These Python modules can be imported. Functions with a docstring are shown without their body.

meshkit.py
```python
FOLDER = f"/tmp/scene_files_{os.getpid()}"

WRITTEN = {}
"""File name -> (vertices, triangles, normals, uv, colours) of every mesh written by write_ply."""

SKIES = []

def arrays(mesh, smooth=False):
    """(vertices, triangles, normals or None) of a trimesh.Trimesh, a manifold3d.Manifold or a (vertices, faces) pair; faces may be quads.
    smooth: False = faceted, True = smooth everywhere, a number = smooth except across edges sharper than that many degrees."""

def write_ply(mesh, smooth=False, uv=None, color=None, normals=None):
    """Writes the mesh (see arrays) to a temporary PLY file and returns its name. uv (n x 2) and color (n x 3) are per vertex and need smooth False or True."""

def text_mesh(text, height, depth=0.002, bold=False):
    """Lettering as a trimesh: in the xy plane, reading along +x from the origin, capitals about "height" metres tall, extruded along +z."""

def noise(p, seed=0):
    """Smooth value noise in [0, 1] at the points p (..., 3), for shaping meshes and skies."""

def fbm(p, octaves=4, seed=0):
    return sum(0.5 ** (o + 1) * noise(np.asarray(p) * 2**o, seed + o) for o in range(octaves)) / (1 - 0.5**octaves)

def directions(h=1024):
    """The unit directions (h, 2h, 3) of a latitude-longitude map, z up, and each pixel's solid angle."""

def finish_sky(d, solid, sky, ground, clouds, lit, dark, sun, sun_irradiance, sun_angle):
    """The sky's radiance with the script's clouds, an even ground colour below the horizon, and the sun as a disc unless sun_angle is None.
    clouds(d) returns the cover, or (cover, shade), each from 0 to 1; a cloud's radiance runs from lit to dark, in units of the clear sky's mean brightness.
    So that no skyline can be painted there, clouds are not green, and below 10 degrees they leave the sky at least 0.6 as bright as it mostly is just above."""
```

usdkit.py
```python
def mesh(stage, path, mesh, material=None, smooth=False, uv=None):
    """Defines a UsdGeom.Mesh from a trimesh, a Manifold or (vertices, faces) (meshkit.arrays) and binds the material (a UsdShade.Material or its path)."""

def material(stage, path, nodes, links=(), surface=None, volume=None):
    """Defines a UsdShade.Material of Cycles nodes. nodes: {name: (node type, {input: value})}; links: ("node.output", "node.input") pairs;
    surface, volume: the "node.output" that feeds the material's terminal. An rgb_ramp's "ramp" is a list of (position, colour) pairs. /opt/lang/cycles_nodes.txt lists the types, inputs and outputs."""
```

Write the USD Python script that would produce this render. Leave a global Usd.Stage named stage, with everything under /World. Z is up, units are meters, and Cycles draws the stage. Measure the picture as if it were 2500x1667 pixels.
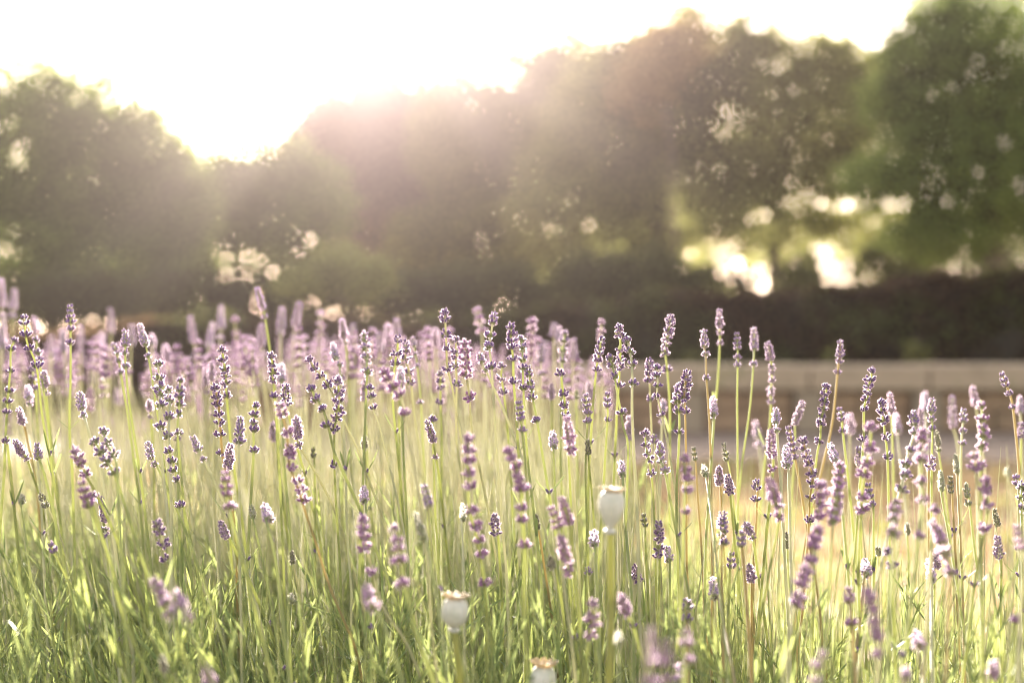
import math, random
import numpy as np
import trimesh
import usdkit, meshkit
from pxr import Usd, UsdGeom, UsdLux, UsdShade, Sdf, Gf, Vt

random.seed(7)
rng = np.random.default_rng(7)
stage = Usd.Stage.CreateInMemory()
UsdGeom.SetStageUpAxis(stage, UsdGeom.Tokens.z)
UsdGeom.SetStageMetersPerUnit(stage, 1.0)
world = UsdGeom.Xform.Define(stage, '/World')
stage.SetDefaultPrim(world.GetPrim())

# ------------------------------------------------------------------ camera, sky, sun, exposure
FPX, CX, CY = 2500 * 50.0 / 36.0, 1250.0, 833.5      # the photograph is 2500 x 1667
EYE = np.array([0.0, 0.0, 0.60])
PITCH = math.atan(33.5 / FPX)                          # looking slightly down
EXPOSURE = 3.38
cam = UsdGeom.Camera.Define(stage, '/World/camera')
cam.AddTranslateOp().Set(Gf.Vec3d(*map(float, EYE)))
cam.AddRotateXOp().Set(90.0 - math.degrees(PITCH))
cam.CreateFocalLengthAttr(50.0)
cam.CreateHorizontalApertureAttr(36.0)
cam.CreateVerticalApertureAttr(24.0)
cam.CreateFStopAttr(3.3)
cam.CreateFocusDistanceAttr(1.30)
cam.CreateClippingRangeAttr(Gf.Vec2f(0.05, 2000.0))
cam.CreateExposureAttr(EXPOSURE)

SUN_EL, SUN_AZ = math.radians(13.2), math.radians(-5.4)
sun_dir = np.array([math.sin(SUN_AZ) * math.cos(SUN_EL), math.cos(SUN_AZ) * math.cos(SUN_EL), math.sin(SUN_EL)])
sun = UsdLux.DistantLight.Define(stage, '/World/sun')
sun.CreateNormalizeAttr(True)
sun.CreateIntensityAttr(1.25)
sun.CreateAngleAttr(0.5)
sun.CreateColorAttr(Gf.Vec3f(1.0, 0.89, 0.79))
xa = np.cross([0, 0, 1.0], sun_dir); xa /= np.linalg.norm(xa)
ya = np.cross(sun_dir, xa)
sun.AddTransformOp().Set(Gf.Matrix4d(*xa, 0, *ya, 0, *sun_dir, 0, 0, 0, 0, 1))

dome = UsdLux.DomeLight.Define(stage, '/World/sky')
dome.CreateIntensityAttr(1.0)
sky_mat = usdkit.material(stage, '/World/Looks/sky_light', {
    's': ('sky_texture', {'sky_type': 'single_scattering', 'sun_disc': False, 'sun_elevation': SUN_EL, 'sun_rotation': SUN_AZ,
                          'altitude': 50.0, 'air_density': 1.0, 'aerosol_density': 2.2, 'ozone_density': 1.0}),
    'h': ('hsv', {'saturation': 0.5}), 'w': ('mix_color', {'blend_type': 'multiply', 'fac': 1.0, 'b': (1.0, 0.90, 0.83), 'use_clamp': False}),
    'b': ('background_shader', {'strength': 0.070})}, [('s.color', 'h.color'), ('h.color', 'w.a'), ('w.result', 'b.color')], surface='b.background')
UsdShade.MaterialBindingAPI.Apply(dome.GetPrim()).Bind(sky_mat)
dome.GetPrim().SetCustomDataByKey('kind', 'structure')


# ------------------------------------------------------------------ helpers
def at(px, py, d):
    """The point at depth d (metres along the view) behind pixel (px, py) of the photograph."""
    x, u = (px - CX) / FPX * d, (CY - py) / FPX * d
    c, s = math.cos(PITCH), math.sin(PITCH)
    return np.array([x, d * c + u * s, EYE[2] - d * s + u * c])


used = {}


def free(path):
    """path, or path_001, path_002 ... when it is taken."""
    n = used.get(path)
    used[path] = 0 if n is None else n + 1
    return path if n is None else free_numbered(path, n + 1)


def free_numbered(path, n):
    return f'{path}_{n:03d}'


def keys(prim, **kw):
    for k, v in kw.items():
        if v:
            prim.SetCustomDataByKey(k, v)
    return prim


def thing(name, label, category, group=None, loc=None, kind=None):
    x = UsdGeom.Xform.Define(stage, free('/World/' + name))
    if loc is not None:
        x.AddTranslateOp().Set(Gf.Vec3d(*map(float, loc)))
    return keys(x.GetPrim(), label=label, category=category, group=group, kind=kind)


def part(parent, name, mesh, mat, smooth=False, t=None, offset=None):
    """ONE mesh prim under parent (a prim); offset is subtracted from world-space vertices."""
    if isinstance(mesh, trimesh.Trimesh):
        mesh = (np.array(mesh.vertices), np.array(mesh.faces))
    v, f = np.asarray(mesh[0], float), np.asarray(mesh[1], int)
    if offset is not None:
        v = v - np.asarray(offset)
    m = usdkit.mesh(stage, free(f'{parent.GetPath()}/{name}'), (v, f), mat, smooth=smooth)
    if t is not None:
        UsdGeom.PrimvarsAPI(m).CreatePrimvar('tone', Sdf.ValueTypeNames.FloatArray, 'vertex').Set(Vt.FloatArray.FromNumpy(np.asarray(t, np.float32)))
    return m.GetPrim()


def top(name, mesh, mat, label=None, category=None, kind=None, group=None, smooth=False):
    return keys(part(world.GetPrim(), name, mesh, mat, smooth), label=label, category=category, kind=kind, group=group)


def frame(t):
    t = np.asarray(t, float) / (np.linalg.norm(t) + 1e-12)
    a = np.cross(t, [0.0, 0.0, 1.0] if abs(t[2]) < 0.9 else [0.0, 1.0, 0.0])
    a /= np.linalg.norm(a)
    return a, np.cross(t, a), t


def tube(pts, rad, sides=5, caps=True):
    p = np.asarray(pts, float)
    n = len(p)
    tg = np.gradient(p, axis=0)
    tg /= np.linalg.norm(tg, axis=1, keepdims=True) + 1e-12
    a = np.cross(tg, [0.0, 1.0, 0.001]); a /= np.linalg.norm(a, axis=1, keepdims=True) + 1e-12
    b = np.cross(tg, a)
    r = np.broadcast_to(rad, (n,))
    ang = np.arange(sides) * 2 * np.pi / sides
    v = p[:, None] + r[:, None, None] * (np.cos(ang)[None, :, None] * a[:, None] + np.sin(ang)[None, :, None] * b[:, None])
    i, j = np.meshgrid(np.arange(n - 1), np.arange(sides), indexing='ij')
    q = np.stack([i * sides + j, i * sides + (j + 1) % sides, (i + 1) * sides + (j + 1) % sides, (i + 1) * sides + j], -1).reshape(-1, 4)
    f = np.vstack([q[:, [0, 1, 2]], q[:, [0, 2, 3]]])
    v = v.reshape(-1, 3)
    if caps:
        c0, c1 = len(v), len(v) + 1
        v = np.vstack([v, p[:1], p[-1:]])
        k = np.arange(sides)
        f = np.vstack([f, np.stack([np.full(sides, c0), (k + 1) % sides, k], 1),
                       np.stack([np.full(sides, c1), (n - 1) * sides + k, (n - 1) * sides + (k + 1) % sides], 1)])
    return v, f


def join(parts):
    vs, fs, ts, n = [], [], [], 0
    for p in parts:
        vs.append(p[0]); fs.append(np.asarray(p[1]) + n); n += len(p[0])
        if len(p) > 2:
            ts.append(p[2])
    out = (np.vstack(vs), np.vstack(fs))
    return out + (np.concatenate(ts),) if ts else out


def smooth_path(pts, n):
    """Catmull-Rom through the points, resampled to n points evenly by length."""
    p = np.asarray(pts, float)
    e = np.vstack([2 * p[0] - p[1], p, 2 * p[-1] - p[-2]])
    out = []
    for i in range(len(p) - 1):
        a, b, c, d = e[i:i + 4]
        for u in np.linspace(0, 1, 8, endpoint=False):
            out.append(0.5 * (2 * b + (c - a) * u + (2 * a - 5 * b + 4 * c - d) * u * u + (3 * b - a - 3 * c + d) * u ** 3))
    out = np.array(out + [p[-1]])
    s = np.concatenate([[0], np.cumsum(np.linalg.norm(np.diff(out, axis=0), axis=1))])
    x = np.linspace(0, s[-1], n)
    return np.stack([np.interp(x, s, out[:, k]) for k in range(3)], 1)


# ------------------------------------------------------------------ materials
def leafy(name, col_a, col_b, trans, tcol, scale=30.0, rough=0.55, sheen=0.0, tone=None, spec=0.4, per_piece=False, dead=None):
    """A plant surface: its colour varies by noise between a and b; part of the light passes through it."""
    nodes = {'g': ('geometry', {}), 'n': ('noise_texture', {'scale': scale, 'detail': 3.0}),
             'r': ('rgb_ramp', {'ramp': [(0.3, col_a), (0.7, col_b)] + ([(0.93, col_b), (0.945, dead), (1.0, dead)] if dead else [])}),
             'p': ('principled_bsdf', {'roughness': rough, 'specular_ior_level': spec, 'sheen_weight': sheen, 'sheen_roughness': 0.35, 'sheen_tint': (1.0, 0.95, 0.9)}),
             'tr': ('translucent_bsdf', {'color': tcol}), 'm': ('mix_closure', {'fac': trans})}
    links = [('g.position', 'n.vector'), ('r.color', 'p.base_color'), ('p.BSDF', 'm.closure1'), ('tr.BSDF', 'm.closure2')]
    if per_piece:
        links.append(('g.random_per_island', 'r.fac'))
    else:
        links.append(('n.fac', 'r.fac'))
    if tone:
        nodes['at'] = ('attribute', {'attribute': 'tone'})
        nodes['h'] = ('math', {'math_type': 'multiply', 'value2': 0.5})
        nodes['r2'] = ('rgb_ramp', {'ramp': tone})
        nodes['mx'] = ('mix_color', {'blend_type': 'multiply', 'fac': 1.0})
        nodes['gain'] = ('rgb_ramp', {'ramp': [(0.3, (0.75,) * 3), (0.7, (1.0,) * 3)]})
        links = [l for l in links if l[1] != 'p.base_color']
        links += [('at.fac', 'h.value1'), ('h.value', 'r2.fac'), ('r2.color', 'mx.a'), ('n.fac', 'gain.fac'), ('gain.color', 'mx.b'), ('mx.result', 'p.base_color'), ('mx.result', 'tr.color'), ('h.value', 'fr.fac'), ('fr.color', 'm.fac')]
        nodes['fr'] = ('rgb_ramp', {'ramp': [(0.0, (trans,) * 3), (0.56, (trans,) * 3), (0.72, (0.62,) * 3), (1.0, (0.62,) * 3)]})
    return usdkit.material(stage, '/World/Looks/' + name, nodes, links, surface='m.closure')


FUZZ = (0.93, 0.74, 0.87)


def bud_tone(base, mid, tip, down=FUZZ):
    return [(0.0, base), (0.14, base), (0.26, mid), (0.48, tip), (0.56, tip), (0.72, down), (1.0, down)]


M = {}
M['p'] = leafy('purple_bud', (0.1,) * 3, (0.1,) * 3, 0.22, (0.3, 0.2, 0.3), 900.0, 0.6, 0.6, bud_tone((0.20, 0.22, 0.09), (0.205, 0.118, 0.29), (0.112, 0.042, 0.22)))
M['k'] = leafy('pink_lilac_bud', (0.1,) * 3, (0.1,) * 3, 0.25, (0.4, 0.25, 0.35), 900.0, 0.6, 0.6, bud_tone((0.24, 0.24, 0.10), (0.38, 0.185, 0.38), (0.26, 0.078, 0.30)))
M['c'] = leafy('grey_lilac_bud', (0.1,) * 3, (0.1,) * 3, 0.25, (0.4, 0.3, 0.35), 900.0, 0.65, 0.6, bud_tone((0.28, 0.29, 0.16), (0.335, 0.23, 0.40), (0.225, 0.135, 0.33)))
M['g'] = leafy('green_grey_bud', (0.1,) * 3, (0.1,) * 3, 0.28, (0.4, 0.4, 0.25), 900.0, 0.65, 0.6, bud_tone((0.28, 0.30, 0.13), (0.28, 0.28, 0.17), (0.21, 0.17, 0.20), (0.62, 0.60, 0.46)))
M['stem'] = leafy('green_flower_stem', (0.22, 0.27, 0.11), (0.31, 0.34, 0.16), 0.45, (0.55, 0.57, 0.28), 40.0, 0.62, 0.5, spec=0.2)
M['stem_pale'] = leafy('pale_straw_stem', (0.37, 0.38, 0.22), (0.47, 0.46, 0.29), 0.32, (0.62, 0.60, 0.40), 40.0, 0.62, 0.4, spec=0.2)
M['stem_tan'] = leafy('tan_flower_stem', (0.28, 0.235, 0.12), (0.36, 0.30, 0.165), 0.38, (0.54, 0.45, 0.24), 40.0, 0.62, 0.3, spec=0.2)
M['leaf'] = leafy('lavender_leaf', (0.11, 0.165, 0.062), (0.19, 0.245, 0.10), 0.32, (0.30, 0.35, 0.12), 25.0, 0.55, 0.2, spec=0.3, per_piece=True, dead=(0.26, 0.20, 0.11))
M['leaf_bright'] = leafy('fresh_lavender_leaf', (0.14, 0.20, 0.062), (0.225, 0.28, 0.10), 0.38, (0.36, 0.41, 0.12), 25.0, 0.55, 0.2, spec=0.3, per_piece=True, dead=(0.26, 0.20, 0.11))
# ------------------------------------------------------------------ the large structure: ground, wall, hedges, trees
def noisy(name, cols, scale, rough=0.9, detail=6.0, bump=0.0, spec=0.3, scale2=None):
    nodes = {'g': ('geometry', {}), 'n': ('noise_texture', {'scale': scale, 'detail': detail, 'roughness': 0.6}),
             'r': ('rgb_ramp', {'ramp': cols}), 'p': ('principled_bsdf', {'roughness': rough, 'specular_ior_level': spec})}
    links = [('g.position', 'n.vector'), ('n.fac', 'r.fac'), ('r.color', 'p.base_color')]
    if bump:
        nodes['b'] = ('bump', {'strength': 0.6, 'distance': bump})
        links += [('n.fac', 'b.height'), ('b.normal', 'p.normal')]
    return usdkit.material(stage, '/World/Looks/' + name, nodes, links, surface='p.BSDF')


M['dry_grass'] = noisy('dry_grass_ground', [(0.3, (0.25, 0.18, 0.115)), (0.5, (0.33, 0.245, 0.16)), (0.75, (0.23, 0.19, 0.10))], 3.0, bump=0.01)
M['soil'] = noisy('dark_soil', [(0.3, (0.06, 0.045, 0.03)), (0.7, (0.12, 0.09, 0.06))], 40.0, bump=0.01)
M['stone'] = noisy('weathered_stone', [(0.3, (0.16, 0.10, 0.06)), (0.5, (0.21, 0.14, 0.085)), (0.7, (0.12, 0.085, 0.05))], 5.0, bump=0.004)
M['coping'] = noisy('lichened_coping_stone', [(0.3, (0.19, 0.145, 0.095)), (0.5, (0.25, 0.19, 0.13)), (0.72, (0.17, 0.145, 0.08))], 4.0, bump=0.004)
M['pale_stone'] = noisy('pale_pier_stone', [(0.3, (0.16, 0.125, 0.085)), (0.7, (0.21, 0.165, 0.115))], 6.0, bump=0.003)
M['mortar'] = noisy('wall_mortar', [(0.3, (0.08, 0.055, 0.035)), (0.7, (0.12, 0.085, 0.055))], 12.0)
M['bark'] = noisy('tree_bark', [(0.3, (0.07, 0.05, 0.035)), (0.7, (0.14, 0.10, 0.075))], 8.0, bump=0.02)
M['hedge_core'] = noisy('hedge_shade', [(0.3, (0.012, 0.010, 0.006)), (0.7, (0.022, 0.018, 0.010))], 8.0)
TREE = {'olive': ((0.180, 0.180, 0.042), (0.260, 0.255, 0.078), (0.30, 0.31, 0.10)),
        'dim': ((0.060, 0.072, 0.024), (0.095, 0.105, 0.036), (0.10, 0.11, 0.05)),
        'green': ((0.110, 0.155, 0.025), (0.175, 0.225, 0.050), (0.27, 0.34, 0.08)),
        'gold': ((0.23, 0.165, 0.055), (0.31, 0.225, 0.08), (0.46, 0.34, 0.14)),
        'russet': ((0.17, 0.135, 0.075), (0.24, 0.190, 0.105), (0.34, 0.24, 0.17)),
        'lime': ((0.15, 0.17, 0.040), (0.22, 0.24, 0.06), (0.36, 0.37, 0.10)),
        'copper': ((0.066, 0.043, 0.021), (0.105, 0.080, 0.032), (0.06, 0.038, 0.018)),
        'yew': ((0.070, 0.080, 0.022), (0.115, 0.12, 0.035), (0.14, 0.145, 0.04))}
for k_, (a_, b_, t_) in TREE.items():
    M['tree_' + k_] = leafy(k_ + '_tree_leaf', a_, b_, 0.12 if k_ == 'dim' else 0.55, t_, per_piece=True, rough=0.5)

G = 160.0
top('ground', (np.array([[-70, -12, 0], [70, -12, 0], [70, G, 0], [-70, G, 0]], float), np.array([[0, 1, 2], [0, 2, 3]])), M['dry_grass'], kind='structure')
M['gravel'] = noisy('pale_gravel', [(0.3, (0.18, 0.132, 0.098)), (0.5, (0.235, 0.175, 0.13)), (0.7, (0.16, 0.12, 0.088))], 60.0, bump=0.006)
top('gravel_path', (np.array([[-9, 6.25, 0.004], [9, 6.25, 0.004], [9, 8.2, 0.004], [-9, 8.2, 0.004]], float), np.array([[0, 1, 2], [0, 2, 3]])), M['gravel'], kind='structure')
bx = np.array([[-1.6, 0.2, 0.004], [1.6, 0.2, 0.004], [1.5, 2.35, 0.004], [0.5, 2.6, 0.004], [-0.4, 3.3, 0.004], [-1.6, 3.5, 0.004]])
top('flower_bed_soil', (bx, np.array([[0, i, i + 1] for i in range(1, 5)])), M['soil'], kind='structure')


def block(x0, x1, y0, y1, z0, z1, ch=0.008, seed=None):
    """A stone with chamfered edges."""
    import manifold3d as m3
    g = np.random.default_rng(seed)
    pts = []
    for sx in (0, 1):
        for sy in (0, 1):
            for sz in (0, 1):
                c = np.array([(x0, x1)[sx], (y0, y1)[sy], (z0, z1)[sz]])
                s = np.array([1 - 2 * sx, 1 - 2 * sy, 1 - 2 * sz])
                j = g.uniform(0.6, 1.6) if seed is not None else 1.0
                for k in range(3):
                    q = s * ch * j; q[k] = 0
                    pts.append(c + q)
    h = m3.Manifold.hull_points(np.array(pts)).to_mesh()
    return np.array(h.vert_properties[:, :3], float), np.array(h.tri_verts)


def low_wall():
    WY, X0, X1 = 8.10, -1.70, 5.6
    w = thing('low_stone_wall', 'low stone wall with pale coping beyond the lavender, in front of the dark hedge', 'wall', loc=(X0, WY, 0))
    o = (X0, WY, 0)
    part(w, 'wall_core', block(X0, X1, WY + 0.10, WY + 0.34, 0, 0.24), M['mortar'], offset=o)
    g = np.random.default_rng(3)
    x = X0
    while x < X1 - 0.05:
        n = min(x + 0.68, X1)
        part(w, 'coping_slab', block(x + 0.004, n - 0.004, WY + g.uniform(-0.006, 0.006), WY + 0.44, 0.242, 0.385 + g.uniform(-0.004, 0.004), 0.012), M['coping'], offset=o)
        part(w, 'pier', block(x - 0.08 if x > X0 else x, x + 0.08, WY + 0.03, WY + 0.098, 0, 0.238, 0.008), M['pale_stone'], offset=o)
        for row in range(2):
            y0 = 0.008 + row * 0.116
            xs = np.array([x + 0.09, x + 0.09 + (0.2 if row else 0.29) + g.uniform(-0.03, 0.03), n - 0.09])
            for i in range(2):
                if xs[i + 1] - xs[i] > 0.06:
                    part(w, 'stone', block(xs[i] + 0.005, xs[i + 1] - 0.005, WY + 0.070 + g.uniform(0, 0.012), WY + 0.098, y0, y0 + 0.106, 0.008, int(g.integers(1e6))), M['stone'], offset=o)
        x = n


def leaf_faces(c, size, g, squash=1.0):
    """One small folded leaf (four corners, two triangles) at each centre."""
    n = len(c)
    d = g.normal(size=(n, 3)); d[:, 2] = d[:, 2] * squash - 0.25; d /= np.linalg.norm(d, axis=1, keepdims=True)
    s = np.cross(d, g.normal(size=(n, 3))); s /= np.linalg.norm(s, axis=1, keepdims=True)
    u = np.cross(d, s)
    L = size * g.uniform(0.7, 1.3, (n, 1)); w = L * 0.32
    v = np.stack([c - d * L * 0.5, c - s * w + u * w * 0.3, c + d * L * 0.5, c + s * w + u * w * 0.3], 1).reshape(-1, 3)
    k = np.arange(n)[:, None] * 4
    f = np.concatenate([k + [0, 1, 2], k + [0, 2, 3]], 1).reshape(-1, 3)
    return v, f


def crown(lobes, d, leaf, cover, g, clump=0.2, z_min=0.1, airy=False):
    """Leaves in clumps through ellipsoid lobes given in pixels: (cx, cy, rx, ry)."""
    cs = []
    for cx, cy, rx, ry in lobes:
        m = d / FPX
        c = at(cx, cy, d)
        R = np.array([rx * m, min(rx, ry) * m * 0.9, ry * m])
        area = math.pi * R[0] * R[2]
        per = 16
        n_cl = max(4, int(area * cover / (per * leaf * leaf * 0.64 * 0.5 * 0.45)))
        q = g.normal(size=(n_cl, 3)); q /= np.linalg.norm(q, axis=1, keepdims=True)
        q *= (g.uniform(0.12, 1.0, (n_cl, 1))) ** 0.45
        q *= 1 + 0.24 * (meshkit.fbm(q * 2.6 + [cx, cy, 0], 3, 5)[:, None] - 0.5) * 2
        cen = c + q * R
        cen = cen[meshkit.fbm(cen * 4.6, 2, 9) > 0.35 + 0.10 * (g.random(n_cl) - 0.5)] if airy else cen
        n_cl = len(cen)
        rad = clump * g.uniform(0.6, 1.35, (n_cl, 1, 1))
        pts = cen[:, None, :] + g.normal(size=(n_cl, per, 3)) * rad * np.array([0.62, 0.62, 0.42])
        cs.append(pts.reshape(-1, 3))
    cs = np.vstack(cs)
    return cs[cs[:, 2] > z_min]


def tree(name, label, category, mat, d, lobes, trunk, leaf=0.10, cover=3.0, seed=1, clump=0.20, group=None, limbs=7, z_min=0.1, airy=False):
    """trunk: (px of its foot, radius in metres, px x of its top, px y of its top)."""
    g = np.random.default_rng(seed)
    fx, r, tx, ty = trunk
    foot = at(fx, 800, d); foot[2] = 0.0
    t = thing(name, label, category, group, foot)
    topp = at(tx, ty, d)
    mid = (foot + topp) / 2 + np.array([g.normal(0, 0.12), g.normal(0, 0.12), 0])
    path = smooth_path([foot - [0, 0, 0.05], foot * 0.75 + mid * 0.25 + [0.03, 0, 0], mid, topp], 14)
    part(t, 'trunk', tube(path, np.interp(np.linspace(0, 1, 14), [0, 0.06, 0.5, 1], [1.45, 1.0, 0.65, 0.2]) * r, 9), M['bark'], True, offset=foot)
    cs = crown(lobes, d, leaf, cover, g, clump, z_min, airy)
    for k in range(limbs):
        a = path[int(g.integers(5, 12))]
        b = cs[int(g.integers(len(cs)))]
        b = a + (b - a) * 0.8
        m = (a + b) / 2 + [0, 0, 0.12 * np.linalg.norm(b - a)]
        part(t, 'limb', tube(smooth_path([a, m, b], 8), np.linspace(0.32, 0.06, 8) * r, 6), M['bark'], True, offset=foot)
    part(t, 'crown', leaf_faces(cs, leaf, g), mat, offset=foot)
    return t


def hedge(label, p0, p1, h0, h1, thick, mat, seed, n, share=0.53):
    g = np.random.default_rng(seed)
    p0, p1 = np.array(p0, float), np.array(p1, float)
    t = thing('clipped_hedge', label, 'hedge', None, (*p0, 0))
    ln = np.linalg.norm(p1 - p0); e = (p1 - p0) / ln; nn = np.array([-e[1], e[0]])
    k = 24
    v, f = [], []
    for i in range(k + 1):
        u = i / k
        c = p0 + e * ln * u; h = h0 + (h1 - h0) * u
        w = thick * 0.5 - 0.06
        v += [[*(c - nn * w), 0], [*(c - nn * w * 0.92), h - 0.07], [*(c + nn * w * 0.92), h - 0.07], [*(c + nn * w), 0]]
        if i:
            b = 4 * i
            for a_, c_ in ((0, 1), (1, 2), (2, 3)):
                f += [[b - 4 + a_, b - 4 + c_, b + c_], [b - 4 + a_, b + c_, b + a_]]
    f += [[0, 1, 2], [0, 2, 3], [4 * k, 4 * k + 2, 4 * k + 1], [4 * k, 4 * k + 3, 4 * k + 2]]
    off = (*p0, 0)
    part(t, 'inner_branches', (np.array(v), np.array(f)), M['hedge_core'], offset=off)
    u = g.uniform(0, 1, n); h = h0 + (h1 - h0) * u
    side = g.choice([0, 1, 2], n, p=[0.42, 0.3, 0.28])
    w = np.where(side == 1, g.uniform(-1, 1, n), np.where(side == 0, -1.0, 1.0)) * (thick * 0.5 - 0.03) + g.normal(0, 0.02, n)
    z = np.where(side == 1, h - 0.03 + g.normal(0, 0.025, n), h * g.uniform(0.02, 1.0, n))
    w = np.where(np.abs(w) > thick * 0.5 + 0.03, np.sign(w) * thick * 0.5, w)
    c = np.column_stack([p0[0] + e[0] * ln * u + nn[0] * w, p0[1] + e[1] * ln * u + nn[1] * w, z])
    c += (meshkit.noise(c * 2.2, 3)[:, None] - 0.5) * 0.26 * np.array([nn[0], nn[1], 0.6])
    c[:, 2] = np.maximum(c[:, 2], 0.03)
    low = meshkit.fbm(np.column_stack([c[:, 0] * 0.9, c[:, 1] * 0.9, c[:, 2] * 1.6]), 3, seed)
    c[:, 2] += np.where(side == 1, 1.0, c[:, 2] / h) * (low - 0.5) * 0.34
    c[:, 2] = np.maximum(c[:, 2], 0.03)
    green = low + g.normal(0, 0.06, n) > share
    part(t, 'foliage', leaf_faces(c[~green], 0.085, g), mat, offset=off)
    part(t, 'green_foliage', leaf_faces(c[green], 0.085, g), M['tree_yew'], offset=off)


low_wall()
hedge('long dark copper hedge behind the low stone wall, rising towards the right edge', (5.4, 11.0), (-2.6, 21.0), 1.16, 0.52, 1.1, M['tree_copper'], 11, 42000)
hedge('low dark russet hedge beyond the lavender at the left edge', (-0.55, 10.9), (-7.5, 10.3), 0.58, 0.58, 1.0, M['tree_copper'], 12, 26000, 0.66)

tree('broadleaf_tree', 'rounded green tree filling the left edge under the sky', 'tree', M['tree_green'], 25.0,
     [(60, 345, 190, 225), (220, 375, 170, 215), (350, 430, 140, 195), (420, 520, 110, 150), (30, 600, 220, 200), (260, 640, 230, 150), (-120, 450, 170, 260)],
     (120, 0.20, 120, 330), cover=3.0, seed=21)
tree('bright_bush', 'small yellow-green sunlit bush in the gap beside the left tree', 'bush', M['tree_lime'], 27.0,
     [(400, 435, 75, 60), (440, 480, 60, 60)], (410, 0.06, 410, 440), cover=2.0, seed=22, limbs=4)
tree('broadleaf_tree', 'low dark green tree in the dip of the skyline left of centre', 'tree', M['tree_green'], 29.0,
     [(500, 500, 150, 165), (610, 490, 150, 175), (710, 530, 160, 200), (420, 690, 200, 110)], (560, 0.14, 570, 450), cover=2.6, seed=23)
tree('broadleaf_tree', 'round russet-brown tree right under the sun at the skyline', 'tree', M['tree_russet'], 34.0,
     [(870, 365, 145, 190), (985, 340, 130, 190), (795, 410, 115, 175), (1060, 400, 100, 170), (930, 620, 200, 170)], (920, 0.2, 930, 350), cover=4.8, seed=24)
tree('broadleaf_tree', 'hazy olive tree between the round russet tree and the tall central tree', 'tree', M['tree_olive'], 32.0,
     [(1130, 345, 130, 190), (1290, 310, 140, 215), (1390, 250, 120, 185), (1200, 590, 170, 180), (1060, 640, 130, 150)], (1190, 0.18, 1200, 350), cover=4.2, seed=25)
tree('broadleaf_tree', 'tall spreading tree with a golden top and dark trunk right of centre', 'tree', M['tree_olive'], 28.0,
     [(1480, 330, 170, 200), (1620, 260, 150, 190), (1430, 500, 190, 190), (1640, 470, 190, 190), (1700, 130, 130, 140), (1540, 180, 110, 130), (1780, 320, 140, 220)], (1640, 0.24, 1620, 200), cover=2.9, airy=True, seed=26, limbs=10)
tree('golden_tree', 'slender golden-leaved tree catching the light at the top left of the tall central tree', 'tree', M['tree_gold'], 26.4,
     [(1600, 160, 90, 100), (1680, 110, 80, 90), (1560, 230, 70, 80)], (1640, 0.05, 1620, 190), cover=1.5, seed=27, limbs=5)
tree('broadleaf_tree', 'thin airy tree with sky showing through, between golden tree and right edge', 'tree', M['tree_olive'], 27.0,
     [(1900, 330, 160, 210), (2020, 280, 150, 200), (2130, 330, 130, 200), (2070, 190, 110, 120), (1870, 160, 110, 140), (1880, 520, 190, 130), (2080, 480, 150, 160), (1830, 120, 70, 100), (2010, 150, 90, 90)], (1890, 0.18, 1930, 250), cover=2.0, airy=True, seed=28, limbs=9)
tree('broadleaf_tree', 'large fresh green tree towering at the right edge above the hedge', 'tree', M['tree_green'], 19.0,
     [(2330, 200, 180, 210), (2480, 160, 200, 230), (2270, 360, 130, 200), (2240, 130, 110, 130), (2300, 50, 140, 120), (2130, 440, 90, 75), (2160, 250, 70, 60), (2420, 430, 220, 200), (2560, 350, 160, 260), (2330, 560, 190, 90)], (2440, 0.22, 2420, 150), cover=2.2, airy=True, seed=29, leaf=0.075, clump=0.16, limbs=10, z_min=0.9)
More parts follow.
